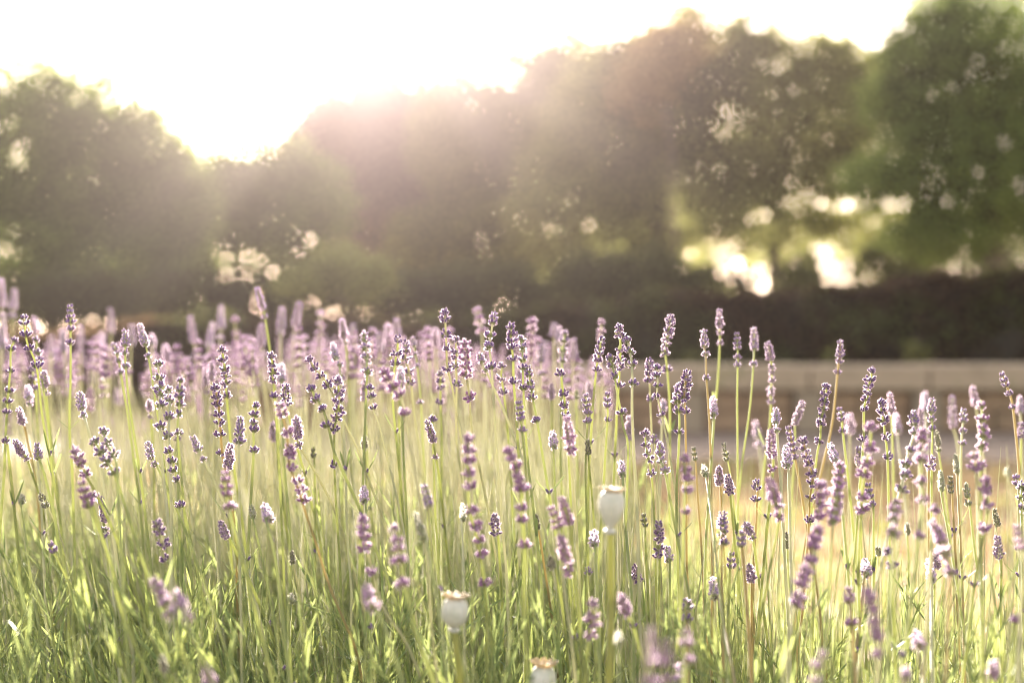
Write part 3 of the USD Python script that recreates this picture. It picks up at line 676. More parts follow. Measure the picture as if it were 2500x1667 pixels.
# ------------------------------------------------------------------ the stalks of the photograph, read off it
# tile | depth kind head_end | whorls | path (x y ...), in pixels of eight enlargements of the photograph
TILES = {'A': (0, 650), 'B': (620, 650), 'C': (1240, 700), 'D': (1860, 750)}
STALKS = '''
A 1.3 p 430|500 605 735|178 335 200 560 275 760 320 1150 385 1568
A 1.42 p 425|460 560|525 265 530 480 530 900 535 1568
A 1.4 c 595|640 740|940 460 945 740 985 1100 1045 1568
A 1.45 c 590|665|1045 425 1110 660 1165 1000 1240 1568
A 1.3 p 0|725 830 900 950 1030 1190|1185 700 1200 900 1210 1200 1235 1568
A 1.28 p 0|1375 1450 1515 1589 1779|1250 1345 1300 1500 1320 1600 1352 1780 1420 2100 1540 2500
A 1.5 c 990|1025|205 895 225 1040 270 1480
A 1.3 c 1070|1110|595 935 625 1110 660 1250 740 1568
A 1.22 p 0|1235 1320 1405|770 1200 800 1310 850 1400 885 1490 900 1700
A 1.2 p 0|1310 1385 1460 1540|680 1275 750 1380 800 1470 850 1540 960 1850 1110 2320
A 1.35 c 1440|1480|1105 1305 1130 1420 1155 1480 1200 1568
A 1.4 c 1380|1440|1440 1265 1480 1360 1520 1440 1580 1568
A 1.12 k 0|1380 1430 1480 1550|550 1355 590 1450 640 1560 720 1720 860 2050
A 1.08 k 1740|1775|605 1575 655 1760 690 1850 830 2200 920 2560 1030 2850 1150 3120
A 1.4 p 0|545 610 770 920 1000 1080|130 520 85 620 80 770 65 930 50 1080 35 1300 25 1568
A 2.2 c 320|370|110 160 95 300 95 600 100 900
A 2.1 c 500||255 385 270 480 280 800
A 2.25 c 640||390 510 380 640 378 900
A 2.0 c 640||470 470 480 650 490 900
A 2.1 c 590|620|605 430 600 640 605 800
A 2.2 c 500||830 305 835 480 820 800
A 2.2 c 640||765 500 760 640 765 900
A 2.0 c 590||990 425 985 600 980 900
A 1.5 c 660|700 785|845 560 890 700 905 790 950 1100 1000 1500
A 2.1 c 560|660|1425 365 1450 540 1490 800 1540 1000
A 2.1 c 470|530|1660 290 1660 470 1640 800
A 2.15 c 600|670|1595 420 1570 600 1550 900
A 2.1 k 0|395 500 570 630|1760 365 1780 640 1800 900
A 1.9 c 700||1240 590 1260 700 1280 900
A 2.0 c 590||1135 515 1140 600 1150 900
A 1.6 c 850||1590 710 1590 850 1600 1100
A 1.35 p 0|620 690 770 810 870 960|1660 590 1690 780 1700 950 1735 1300 1780 1568
A 1.25 p 0|905 965 1020 1100 1165 1250 1390|1610 880 1640 1100 1660 1380 1690 1568
A 1.24 c 1500||1730 1335 1712 1500 1730 1900
A 1.08 k 1720|1795|1685 1500 1705 1720 1725 1800 1760 1990 1850 2400 1960 2900
A 1.25 p 1270|1305|1805 1120 1800 1230 1795 1300 1800 1568
A 1.35 p 0|1035 1100 1160 1215 1370|1925 1015 1905 1200 1910 1380 1905 1568
A 1.48 p 0|545 640 700|265 510 285 650 300 740 330 1000
A 1.45 c 900|945|330 780 345 980 370 1250 405 1568
A 1.4 c 1170||140 1065 170 1170 230 1480
A 1.3 c 1400|1430|110 1310 190 1430 240 1568
A 1.3 c 1440||275 1320 290 1440 330 1568
A 1.45 p 0|850 920 970 1025 1100 1240|1355 820 1350 1020 1340 1240 1370 1568
A 1.4 p 0|930 1000 1120 1260|1255 900 1270 1010 1260 1260 1270 1568
A 2.0 c 290||5 85 10 290 5 700
A 2.0 c 620||18 340 20 620 20 900
A 1.55 p 0|760 830 900|240 720 250 830 262 900 280 1200
A 1.5 c 1070|1120|1120 1010 1125 1070 1140 1300
A 1.5 p 0|1290|1340 1200 1330 1320 1340 1568
A 1.35 p 0|1300|45 1270 40 1330 60 1500
B 1.55 c 320|370|20 150 60 290 80 370 110 560 130 700
B 2.0 c 470|495|210 300 205 450 200 520 200 800
B 2.0 c 440|525|345 265 310 440 300 530 290 760
B 2.1 k 0|350 440 500 550 600|500 325 490 590 475 850
B 2.0 c 590|655|60 430 50 590 70 660 90 900
B 1.6 c 540|570|660 395 670 520 690 590 700 800
B 1.9 c 560||745 420 740 560 745 800
B 1.5 p 0|510 550 610 680 785|825 480 835 600 845 690 850 800 840 1000
B 1.9 c 640||930 490 945 640 950 900
B 1.9 c 590||1005 435 1010 590 1010 800
B 1.9 c 530||1070 385 1072 530 1080 800
B 1.35 p 565|640 715|1085 495 1075 640 1060 720 1040 1000 1080 1400 1100 1568
B 1.4 p 600|630 690 790 865|1135 545 1140 640 1135 700 1160 780 1175 870 1200 1100 1280 1568
B 1.6 c 600|650 740 1010|1190 520 1210 650 1225 745 1250 1000 1270 1300
B 1.9 c 590||1360 470 1360 590 1365 800
B 1.7 k 0|590 640 690|1310 570 1315 700 1330 1000
B 1.3 p 0|340 385 500 600 760|1430 310 1440 500 1450 700 1455 760 1500 950 1550 1250 1580 1568
B 1.35 p 0|540 630 670 740 870|1515 505 1515 650 1515 750 1520 870 1530 1250 1570 1568
B 1.15 k 0|575 625 685 740 800 970|1580 545 1590 690 1595 800 1620 970 1650 1250 1710 1568
B 1.3 p 430|510 595 745|1810 325 1780 500 1765 600 1780 745 1800 1100 1840 1568
B 1.9 k 0|330 400 480|1670 300 1690 400 1710 480 1720 800
B 1.25 p 0|440 490 540 590 680 850|1925 410 1930 580 1945 680 1950 850 1968 1100 1990 1500
B 1.4 c 720|770|1685 640 1720 740 1750 800 1880 1100
B 1.35 p 0|665 730 790 850|130 640 140 760 145 850 155 930 180 1200 210 1568
B 1.3 p 0|690 750 810 880|405 660 440 740 500 810 550 880 600 970 680 1150 780 1350 860 1568
B 1.25 p 0|910 990 1060 1180|415 880 450 980 500 1050 545 1190 600 1400 680 1568
B 1.2 p 0|855 940 1000 1070 1130 1215 1480|625 830 635 940 635 1070 620 1130 607 1215 605 1480 620 1890 640 2560
B 1.3 p 0|910 940 980 1020|235 890 240 970 245 1020 265 1110 330 1330
B 1.1 k 0|1045 1095 1240 1355 1400 1500 1595 1664 1740|185 1020 210 1100 255 1230 265 1360 285 1500 350 1660 375 1745 440 1990 540 2330 720 2800 770 3100
B 1.2 c 1270|1335|315 1135 330 1260 330 1330 460 1568
B 1.1 k 0|775 825 890 950 1085|960 750 1010 850 1060 920 1085 960 1130 1085 1200 1568
B 1.5 c 1000||835 840 830 1000 840 1200
B 1.35 p 0|900 960 1045|870 860 890 1045 940 1200 1025 1568
B 1.3 c 1310|1420|1300 1155 1330 1240 1345 1300 1365 1430 1390 1568
B 1.04 k 0|1280 1360 1445 1535 1634 1819 1939 2039 2149 2359|1615 1260 1620 1540 1630 1820 1690 2040 1735 2360 1760 2700 1780 3100
B 1.4 g 1360||830 1270 830 1360 840 1568
B 1.4 g 1430||440 1340 445 1430 450 1568
B 1.5 p 0|800 850 900 1010|1400 770 1400 900 1395 1010 1400 1300
B 1.5 c 690|735|590 575 610 680 640 740 660 1000
B 1.4 p 0|740 830 935|1860 720 1855 830 1870 940 1890 1150
B 1.5 c 860||1100 760 1100 860 1110 1200
B 1.6 c 860||205 735 210 860 220 1100
B 1.5 c 900||1110 800 1100 880 1095 1200
B 1.55 p 0|830 900|660 800 655 900 660 1100
B 1.35 p 0|960|150 940 155 1010 170 1250
B 1.5 c 1300||140 1170 145 1300 150 1568
B 1.4 p 0|1140|1345 1100 1340 1200 1350 1500
C 1.05 k 0|1220 1270 1330 1390 1440 1495 1640 1735 1920|-20 1180 20 1270 60 1330 80 1420 105 1490 100 1640 105 1740 125 1920 130 2400 150 3000
C 1.35 p 0|390 460 540 600 745|98 365 108 470 112 540 118 760 150 1300 180 1568
C 1.3 p 670|710 760 825 990|145 580 165 720 180 830 210 980 260 1250 320 1568
C 1.8 k 0|255 300 370 430 490|185 230 180 430 170 600 190 900
C 1.9 c 370||345 260 345 370 350 700
C 1.9 c 420||380 300 385 420 390 700
C 1.6 p 0|345 400 470 550|430 320 415 480 410 560 405 1000 400 1568
C 1.25 p 0|640 795 880 955|385 610 415 800 430 950 445 1200
C 1.1 k 1160|1210|440 970 465 1150 470 1210 500 1568
C 1.9 c 530||490 380 490 540 490 800 530 1000
C 1.2 c 1000|1060|75 835 90 950 110 1060 130 1260 150 1500
C 1.35 c 900|930 995|580 780 595 920 600 1000 590 1500
C 1.35 c 900|985|750 765 745 900 750 985 725 1480
C 1.7 k 0|260 330 380 655|700 230 700 330 690 400 690 500 700 660 740 1100
C 1.35 p 500|535 605|712 355 690 470 675 540 665 610 640 900 600 1568
C 1.3 p 0|310 345 460 540 590 725|850 275 835 330 845 450 840 590 835 730 810 1100 780 1480
C 1.3 p 0|400 480 575 715|885 360 915 480 930 580 935 720 940 1000 970 1568
C 1.3 p 0|525 580 660 930|755 500 785 590 800 660 850 930 870 1050 905 1200 895 1568
C 1.42 p 280|325 380 425 490 610|1225 200 1205 330 1185 420 1180 490 1195 610 1215 900 1210 1200
C 1.4 p 580|600 640 690 830|1065 530 1060 640 1065 830 1075 1100 1080 1400
C 1.35 p 0|595 650 730 810 945|1120 565 1120 660 1125 720 1120 810 1145 940 1200 1200 1260 1568
C 1.3 p 690|720 760 820 920|1350 610 1335 720 1325 820 1330 920 1340 1250 1345 1500
C 1.35 p 0|740 790 850 920 1075|1280 710 1280 800 1275 850 1280 920 1285 1075 1280 1500
C 1.42 c 450|500 675|1470 310 1475 460 1485 510 1490 670 1510 1000 1520 1500
C 1.5 c 300|340 410|1590 165 1590 300 1590 410 1575 700 1530 1200 1520 1568
C 1.45 c 470|515 575|1715 325 1725 460 1725 580 1720 1000 1720 1568
C 1.52 c 470|570|1845 295 1850 470 1845 570 1820 900 1750 1500
D 1.5 c 390|440 480 540 610 640 700|40 250 70 420 75 540 65 620 70 700 60 900 20 1200
C 1.6 c 930|1005|1165 840 1160 1010 1150 1300
C 1.5 c 1090|1130|910 970 915 1080 920 1400
C 1.25 p 0|1090 1180 1240 1285 1390|1030 1060 1040 1170 1050 1250 1065 1290 1075 1390 1090 1568 1110 2400
C 1.4 c 1170||1090 1090 1100 1170 1110 1400
C 1.3 c 1260|1300 1370|1140 1155 1150 1300 1180 1370 1220 1568
C 1.05 k 0|1280 1360 1420 1510 1670|1330 1230 1345 1500 1330 1790 1320 2000 1290 2500 1250 2900
C 1.45 c 960||1540 830 1540 960 1530 1200
C 1.35 g 1300||1390 1180 1405 1290 1430 1568
C 1.35 g 1300||1615 1150 1640 1290 1660 1400 1680 1568
C 1.35 c 1470||1580 1350 1590 1470 1600 1568
C 1.28 p 1530||1650 1420 1665 1530 1690 1800
C 1.9 c 1120|1180|1855 1005 1880 1170 1900 1400
C 1.28 p 1510|1580|1865 1430 1862 1520 1860 1580 1850 2000
C 1.32 g 1250||595 1140 605 1250 620 1400
C 1.4 c 1200||335 1085 345 1200 360 1500
C 1.35 c 1410||850 1310 860 1410 870 1568
C 1.35 g 1410||1470 1340 1485 1420 1510 1568
C 1.7 c 830||605 710 615 830 620 1100
C 1.6 c 830||325 730 330 830 335 1100
C 1.6 g 840||515 760 515 840 520 1100
C 1.05 k 1805||310 1620 360 1735 390 1830 430 2200 480 2700
C 1.05 k 1765||395 1570 440 1695 460 1770 500 2100
C 1.02 k 2045|2125|390 1865 440 2045 455 2145 480 2405 540 2905
C 1.25 g 1815||210 1705 220 1815 250 2000
C 1.3 g 1795||1015 1680 1030 1795 1040 2000
C 1.2 p 1900|1960 2000|1130 1755 1140 1905 1130 2010 1120 2300
C 1.3 c 2050||1195 1945 1210 2050 1200 2300
C 1.2 p 1800|1835 1905|1615 1675 1610 1785 1610 1845 1615 1905 1605 2405 1600 2905
C 1.25 c 2105||1680 1965 1680 2105 1665 2400
C 1.15 c 1945||1760 1805 1750 1945 1770 2200
C 1.2 c 1840|1875|1780 1770 1825 1860 1840 1900 1880 2200
C 1.2 c 2195||1810 2085 1830 2195 1830 2500
C 1.22 c 2325||1535 2185 1550 2325 1590 2500
C 1.25 p 2195||955 2095 970 2195 1000 2400
C 1.22 c 1935||645 1835 650 1935 655 2200
C 1.1 g 2105||320 2025 330 2105 370 2400
C 1.25 c 2155||600 2090 605 2155 640 2400
C 1.15 p 0|2365 2415 2475|1345 2335 1345 2400 1345 2485 1350 2900
C 1.0 k 0|2365 2445 2505 2605|640 2335 635 2505 620 2605 600 2950
C 1.0 k 2445||850 2305 870 2385 885 2440 940 2535 1020 2805
C 0.74 k 2835|2930|1070 2510 1070 2835 1060 2935 1055 3200
C 0.74 k 2835|2930|1180 2610 1180 2835 1180 2935 1190 3200
C 0.88 k 0|2575 2645 2775|1335 2540 1340 2655 1345 2775 1350 3050
C 1.0 p 0|2850 2900 2950|1300 2820 1290 2965 1280 3150
C 0.95 g 2670||830 2590 830 2670 845 2980
D 1.45 c 370|395 475|590 230 585 380 570 475 520 900 450 1200
D 1.3 p 0|590 640 705 760 810 865 1000|485 560 480 650 470 710 460 770 440 860 430 1000 400 1140 330 1700
D 1.3 p 0|465 525 580 630 680 750 975|830 440 815 530 800 600 790 680 765 750 760 970 750 1100
D 1.4 c 590|635 735|1790 470 1840 600 1880 730 1905 1000 1920 1230
D 1.3 p 0|715 775 840 960 1110|895 690 900 770 920 860 930 960 950 1110 960 1500
D 1.5 c 790||960 640 970 760 980 1100
D 1.2 p 880|930 1060 1170 1250 1350|1140 760 1140 870 1150 930 1110 1060 1085 1170 1080 1240 1050 1350
D 1.05 k 0|930 980 1050 1130 1302 1432 1700|1210 900 1200 1130 1200 1300 1215 1430 1190 1700 1130 2200 1050 2700
D 1.4 c 790|830 900|1280 670 1270 800 1280 890 1275 1200
D 1.8 c 900||1430 650 1430 870 1460 1000 1480 1200
D 1.45 c 860|920 1010|1515 740 1515 860 1505 1010 1500 1300
D 1.7 c 730||1580 595 1600 700 1640 1000
D 1.15 k 0|730 830 900 955 1030 1170|1645 680 1655 830 1660 960 1650 1030 1640 1170 1640 1500
D 1.05 k 0|1110 1190|1590 1080 1605 1200 1620 1500
D 1.04 k 0|1290 1360 1470 1640|1680 1250 1690 1470 1670 1640 1600 2000 1540 2500
D 1.15 k 1110|1200|65 910 60 1000 75 1200 40 1600
D 1.05 k 1440|1482 1555|55 1285 110 1480 135 1560 60 2000
D 1.4 c 870|920|105 750 105 870 110 920 130 1200
D 1.5 c 870||310 700 250 850 245 1000 230 1300
D 1.38 c 1080|1115|195 870 220 1000 245 1115 300 1400
D 1.3 c 1190||180 1045 190 1190 195 1500
D 1.2 p 0|995 1050 1105 1160 1240 1310 1420 1582|300 965 340 1120 385 1280 365 1430 360 1600 330 2000
D 1.3 c 1150||510 1020 550 1130 580 1400
D 1.4 c 850|915|580 730 600 840 605 920 640 1200 690 1700
D 1.8 c 930||660 805 660 930 660 1200
D 1.1 k 0|1180 1240 1300 1360 1420 1480 1540 1590|590 1150 570 1350 555 1470 540 1580 520 1750 480 2300
D 1.05 k 0|1330 1390 1470 1550|440 1310 450 1400 440 1480 430 1560 400 1900
D 1.0 k 0|1660 1720 1780 1880 1960 2010 2060 2150 2210|430 1640 390 1780 370 1900 310 2040 270 2200 240 2280 200 2600 130 3000
D 1.05 k 0|890 1045 1160 1240 1410 1500|815 850 810 1050 780 1170 770 1240 750 1420 745 1700 735 2100
D 1.4 c 1180||725 1035 730 1180 735 1500
D 1.25 c 1430|1467|790 1290 810 1430 825 1470 830 2000
D 1.8 c 930||1005 800 1020 930 1050 1200
D 1.8 c 790||1220 640 1230 790 1240 1100
D 1.7 c 880||1190 755 1195 880 1200 1200
D 1.4 g 1030|1060|1310 930 1325 1050 1380 1500
D 1.4 g 1240||1450 1095 1465 1240 1480 1500
D 1.3 g 1370||1340 1220 1350 1370 1410 1700
D 1.3 g 1390||1415 1245 1420 1390 1440 1700
D 1.25 g 1420|1460|1530 1300 1550 1480 1590 1800
D 1.8 g 1260||1840 1195 1850 1260 1900 1500
D 1.3 c 1330||1900 1230 1920 1330 1925 1700
D 1.7 c 790||1935 660 1940 790 1945 1100
D 1.5 c 970||1945 850 1945 970 1940 1300
D 1.3 p 0|1140 1190|1270 1090 1265 1200 1260 1600
D 1.05 k 0|1460 1520 1580 1680|1010 1440 990 1600 985 1690 960 2100
D 1.05 k 1770|1840 1975|1270 1590 1350 1760 1375 1840 1410 1980 1390 2500
D 1.05 k 0|1505|1310 1485 1295 1540 1270 1800
D 1.1 p 0|1822 1922|935 1800 975 1930 990 2200
D 1.2 c 1872||1770 1712 1780 1872 1790 2200
D 1.25 g 1632||1740 1502 1770 1632 1800 1900
D 1.3 c 1942||1300 1822 1305 1942 1300 2200
D 1.25 c 2042||1250 1892 1280 2042 1290 2300
D 1.25 c 2002||775 1892 785 2002 760 2300
D 1.05 k 2212|2352|650 2072 655 2212 670 2352 690 2700
D 0.86 k 0|2132 2182 2252 2342 2412 2462 2582|780 2092 840 2272 855 2452 860 2602 850 2820
D 0.82 k 0|2592 2672 2782|485 2562 410 2702 395 2800 360 3000
D 0.95 k 1812||1905 1602 1950 1812 1940 2300
D 1.0 k 0|2330|1895 2302 1900 2360 1850 2800
D 0.95 k 2785||1080 2700 1085 2785 1090 3000
D 1.05 k 2540||1160 2440 1180 2540 1220 2800
D 0.96 k 2760||1740 2660 1735 2760 1720 3000
D 1.3 g 1792||190 1692 195 1792 200 2100
D 1.35 g 1850||870 1790 875 1850 880 2100
D 1.4 g 1692||1090 1622 1095 1692 1100 2000
D 1.3 p 0|1350 1420 1500|1950 1300 1955 1420 1958 1700
A 1.25 g 1749|1784|300 1694 340 1789 450 2059 560 2389
A 1.2 c 2139||365 2044 410 2149 520 2409
A 1.25 c 1900||755 1729 795 1889 850 2200
A 1.15 p 0|1720|710 1695 705 1760 800 2050
A 1.3 p 0|1980|770 1955 785 2000 810 2300
A 1.15 p 0|1924 1979 2074 2184|1180 1899 1200 1989 1225 2074 1245 2199 1310 2319 1400 2559
A 0.95 k 0|2349 2399 2459 2519 2599|1150 2329 1210 2459 1245 2519 1280 2599 1300 2659 1370 2909 1450 3127
A 0.95 k 2569|2629|1320 2419 1370 2539 1410 2629 1450 2739 1580 3059
A 0.95 g 3029||1220 2919 1235 3029 1270 3127
A 0.88 k 3120||1545 3009 1580 3120 1610 3200
A 1.2 c 2030||1650 1904 1700 2029 1790 2209
A 1.3 g 1880||1885 1789 1900 1879 1950 2100
A 1.4 g 1770||155 1709 165 1769 190 2000
B 1.2 c 1900||75 1784 110 1899 180 2159 240 2559
B 1.2 g 2220||280 2139 290 2219 350 2459
B 1.2 g 2515||280 2449 285 2519 290 2800
B 1.35 c 1760||825 1654 830 1759 840 2000
B 1.05 k 0|1889 1959 2029 2104 2279|810 1854 825 2029 835 2104 880 2279 970 2559 1130 2809 1250 3127
B 1.0 k 0|1959 2039 2099 2189 2364|1040 1929 1065 2029 1090 2179 1105 2359 1150 2509 1210 2759 1310 3059
B 1.0 k 2509|2544|840 2374 860 2499 885 2549 960 2709 1020 2909 1100 3127
B 1.1 c 1800||1270 1619 1310 1759 1350 2259 1410 2459
B 1.1 g 1990|2030|1210 1849 1270 2029 1330 2300
B 1.2 p 1940|1989|1810 1859 1815 1999 1830 2300
B 1.25 g 1900||1565 1779 1570 1899 1580 2200
'''


def build_stalks():
    for line in STALKS.strip().splitlines():
        head, wh, path = line.split('|')
        tile, d, kind, he = head.split()
        ox, oy = TILES[tile]
        s = 640 / 1968.0
        p = np.array(list(map(float, path.split()))).reshape(-1, 2) * s + [ox, oy]
        w = [float(y) * s + oy for y in wh.split()]
        stalk(float(d), kind, float(he) * s + oy if float(he) else 0, w, p)


def build_back_stalks(n):
    """The soft mass of stalks behind, whose heads the photograph shows only as blurred pink beads."""
    g = np.random.default_rng(55)
    k = 0
    while k < n:
        x = g.choice([g.uniform(-20, 640), g.uniform(520, 1340), g.uniform(1300, 1480)], p=[0.47, 0.47, 0.06])
        d = g.uniform(1.65, 2.6)
        lo = np.interp(x, [0, 300, 520, 600, 900, 1300, 1500], [830, 830, 850, 810, 805, 815, 860])
        y = lo + abs(g.normal(0, 70)) + 6
        if y > 1010:
            continue
        lean = g.normal(0, 0.06)
        h = g.uniform(34, 62) * 1.9 / d
        p = [(x, y), (x - lean * h * 1.2, y + h * 1.2), (x - lean * 160 + g.normal(0, 4), y + 160), (x - lean * 300 + g.normal(0, 8), y + 320)]
        kind = 'k' if g.random() < 0.45 else 'c'
        if kind == 'c':
            stalk(d, kind, y + h, [y + h + g.uniform(14, 26)] if g.random() < 0.6 else [], p)
        else:
            stalk(d, kind, 0, list(y + 6 + np.cumsum(g.uniform(12, 22, g.integers(3, 6)) * 1.9 / d)), p)
        k += 1


build_stalks()
print('stalks read off the photograph', n_stalks)
build_back_stalks(300 - n_stalks)
# ------------------------------------------------------------------ lavender foliage
def mound(x, y):
    """How high the leafy part of the bed stands at (x, y)."""
    right = np.clip((x / y * FPX + 1250 - 1350) / 700, 0, 1)
    return 0.368 - 0.085 * right - 0.06 * np.clip((y - 1.5) / 1.0, 0, 1) * (0.4 + right)


def shoot(seed, h=None):
    """A leafy lavender shoot: (stem, [leaves]) from the origin up."""
    g = np.random.default_rng(seed)
    h = h or g.uniform(0.11, 0.20)
    b = g.normal(0, 0.018, 2)
    pts = np.array([[b[0] * u * u, b[1] * u * u, h * u] for u in np.linspace(0, 1, 6)])
    leaves = []
    z, phi = h * 0.22, g.uniform(0, 6.28)
    while z < h * 0.97:
        u = z / h
        c = np.array([b[0] * u * u, b[1] * u * u, z])
        for s in (0, np.pi):
            th = math.radians(g.uniform(26, 62) * (1.1 - 0.7 * u))
            a = phi + s + g.normal(0, 0.2)
            d = np.array([math.sin(th) * math.cos(a), math.sin(th) * math.sin(a), math.cos(th)])
            leaves.append(leaf_blade(c, d, g.uniform(0.032, 0.058) * (1 - 0.35 * u * u), g.uniform(0.0016, 0.0027), curl=g.uniform(-0.25, 0.2), segs=4))
        phi += np.pi / 2 + g.normal(0, 0.15)
        z += h * g.uniform(0.11, 0.17)
    return tube(pts, np.linspace(0.0012, 0.0006, 6), 4), leaves


def orient(z_dir, spin):
    a, b, c = frame(z_dir)
    ca, sa = math.cos(spin), math.sin(spin)
    return np.stack([ca * a + sa * b, -sa * a + ca * b, c])       # rows


def instancer(name, protos, mats, places, label, category, kind='stuff'):
    """A PointInstancer: protos are lists of (mesh, material); places (proto, matrix rows 3x3, position)."""
    path = free('/World/' + name)
    pi = UsdGeom.PointInstancer.Define(stage, path)
    keys(pi.GetPrim(), label=label, category=category, kind=kind)
    rel = pi.CreatePrototypesRel()
    for i, pieces in enumerate(protos):
        x = UsdGeom.Xform.Define(stage, f'{path}/prototypes/shape_{i:03d}')
        for nm, mesh, mat in pieces:
            part(x.GetPrim(), nm, mesh, mat, True)
        rel.AddTarget(x.GetPath())
    pi.CreateProtoIndicesAttr(Vt.IntArray([int(p[0]) for p in places]))
    pi.CreatePositionsAttr(Vt.Vec3fArray.FromNumpy(np.array([p[2] for p in places], np.float32)))
    pi.CreateScalesAttr(Vt.Vec3fArray.FromNumpy(np.array([[p[3]] * 3 for p in places], np.float32)))
    q = []
    for p in places:
        r = Gf.Matrix4d(*p[1][0], 0, *p[1][1], 0, *p[1][2], 0, 0, 0, 0, 1).ExtractRotationQuat()
        q.append(Gf.Quath(float(r.GetReal()), *[float(x) for x in r.GetImaginary()]))
    pi.CreateOrientationsAttr(Vt.QuathArray(q))


def foliage():
    g = np.random.default_rng(101)
    protos = []
    for i in range(10):
        st, lv = shoot(500 + i)
        protos.append([('stem', st, M['stem']), ('leaves', join(lv), M['leaf_bright' if i % 3 == 0 else 'leaf'])])
    places = []
    while len(places) < 3400:
        y = 0.98 + 1.6 * g.random() ** 0.9
        half = 0.385 * y + 0.12
        x = g.uniform(-half, half)
        if y > 2.05 and x > 0.25 * y * 0.6:
            continue
        H = mound(x, y)
        z = H - 0.19 - abs(g.normal(0, 0.075)) + (0.05 if g.random() < 0.12 else 0)
        if z < 0:
            z = g.uniform(0, 0.1)
        if z + 0.2 > 0.56 - 0.25 * y and y < 0.95:
            continue
        lean = np.array([g.normal(0, 0.32) + 0.25 * x, g.normal(0, 0.32) - 0.12, 1.0])
        places.append((g.integers(10), orient(lean, g.uniform(0, 6.28)), (x, y, z), g.uniform(0.85, 1.25)))
    instancer('lavender_foliage', protos, None, places, 'dense grey-green lavender foliage filling the bed under the flower stalks', 'foliage')
    # bare stems of the mass behind
    parts_ = list(MASS_STEMS)
    for _ in range(1500):
        px = g.uniform(-30, 1560) if g.random() < 0.9 else g.uniform(1500, 2530)
        y = g.uniform(1.45, 3.2) if px < 1500 else g.uniform(1.3, 1.9)
        py = g.uniform(930, 1130) if px < 1500 else g.uniform(1080, 1250)
        a = at(px, py, y); lean = g.normal(0, 0.10) + np.interp(px, [0, 900, 1500, 2500], [-0.16, -0.08, 0.0, 0.07])
        b = np.array([a[0] - lean * (a[2] - 0.1) * 0.8, a[1] + g.normal(0, 0.05), 0.10])
        m = (a + b) / 2 + [lean * 0.03, 0, 0]
        parts_.append(tube(smooth_path([a, m, b], 6), np.array([0.0001, 0.0006, 0.0008, 0.0009, 0.001, 0.0011]), 4, False))
    front = []
    for _ in range(420):
        px, py, y = g.uniform(-30, 2530), g.uniform(1240, 1560), g.uniform(1.05, 1.7)
        a = at(px, py, y); lean = g.normal(0, 0.16) + np.interp(px, [0, 900, 1500, 2500], [-0.22, -0.10, 0.0, 0.10])
        b = np.array([a[0] - lean * (a[2] - 0.05), a[1] + g.normal(0, 0.05), 0.05])
        m = (a + b) / 2 + [lean * 0.04 + g.normal(0, 0.008), 0, 0]
        front.append(tube(smooth_path([a, m, b], 8), np.array([0.0001, 0.0005, 0.0007, 0.0008, 0.0009, 0.001, 0.001, 0.001]), 4, False))
    keys(part(world.GetPrim(), 'green_stems', join(front), M['stem'], True), kind='stuff', label='thin green lavender stems without flowers low among the leaves', category='stems')
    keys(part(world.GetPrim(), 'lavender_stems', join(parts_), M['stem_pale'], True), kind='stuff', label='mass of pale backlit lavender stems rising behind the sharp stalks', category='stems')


def front_shoots():
    """Leafy shoots near the camera, one by one, each leaf a part."""
    g = np.random.default_rng(202)
    cls = []
    for i in range(8):
        x = UsdGeom.Xform.Define(stage, f'/World/library/leafy_shoot_{i}')
        st, lv = shoot(900 + i, 0.13 + 0.01 * i)
        part(x.GetPrim(), 'stem', st, M['stem'], True)
        for l in lv:
            part(x.GetPrim(), 'leaf', l, M['leaf_bright' if i % 3 == 1 else 'leaf'], True)
        cls.append(x.GetPath())
    tips = set()
    for k in range(64):
        d = g.uniform(1.0, 1.35)
        px, py = g.uniform(0, 2500), g.uniform(1380, 1640)
        while where(px, py) in tips:
            px, py = g.uniform(0, 2500), g.uniform(1380, 1640)
        tips.add(where(px, py))
        p = at(px, py, d)
        i = int(g.integers(8)); h = 0.13 + 0.01 * i
        lean = np.array([g.normal(0, 0.35), g.normal(0, 0.3), 1.0]); lean /= np.linalg.norm(lean)
        R = orient(lean, g.uniform(0, 6.28))
        base = p - lean * h
        x = UsdGeom.Xform.Define(stage, free('/World/lavender_shoot'))
        x.GetPrim().GetReferences().AddInternalReference(cls[i])
        x.AddTransformOp().Set(Gf.Matrix4d(*R[0], 0, *R[1], 0, *R[2], 0, *map(float, base), 1))
        x.GetPrim().SetInstanceable(True)
        keys(x.GetPrim(), label=f'leafy grey-green lavender shoot without flowers, tip {where(px, py)}', category='lavender shoot', group='leafy lavender shoots at the front of the bed')


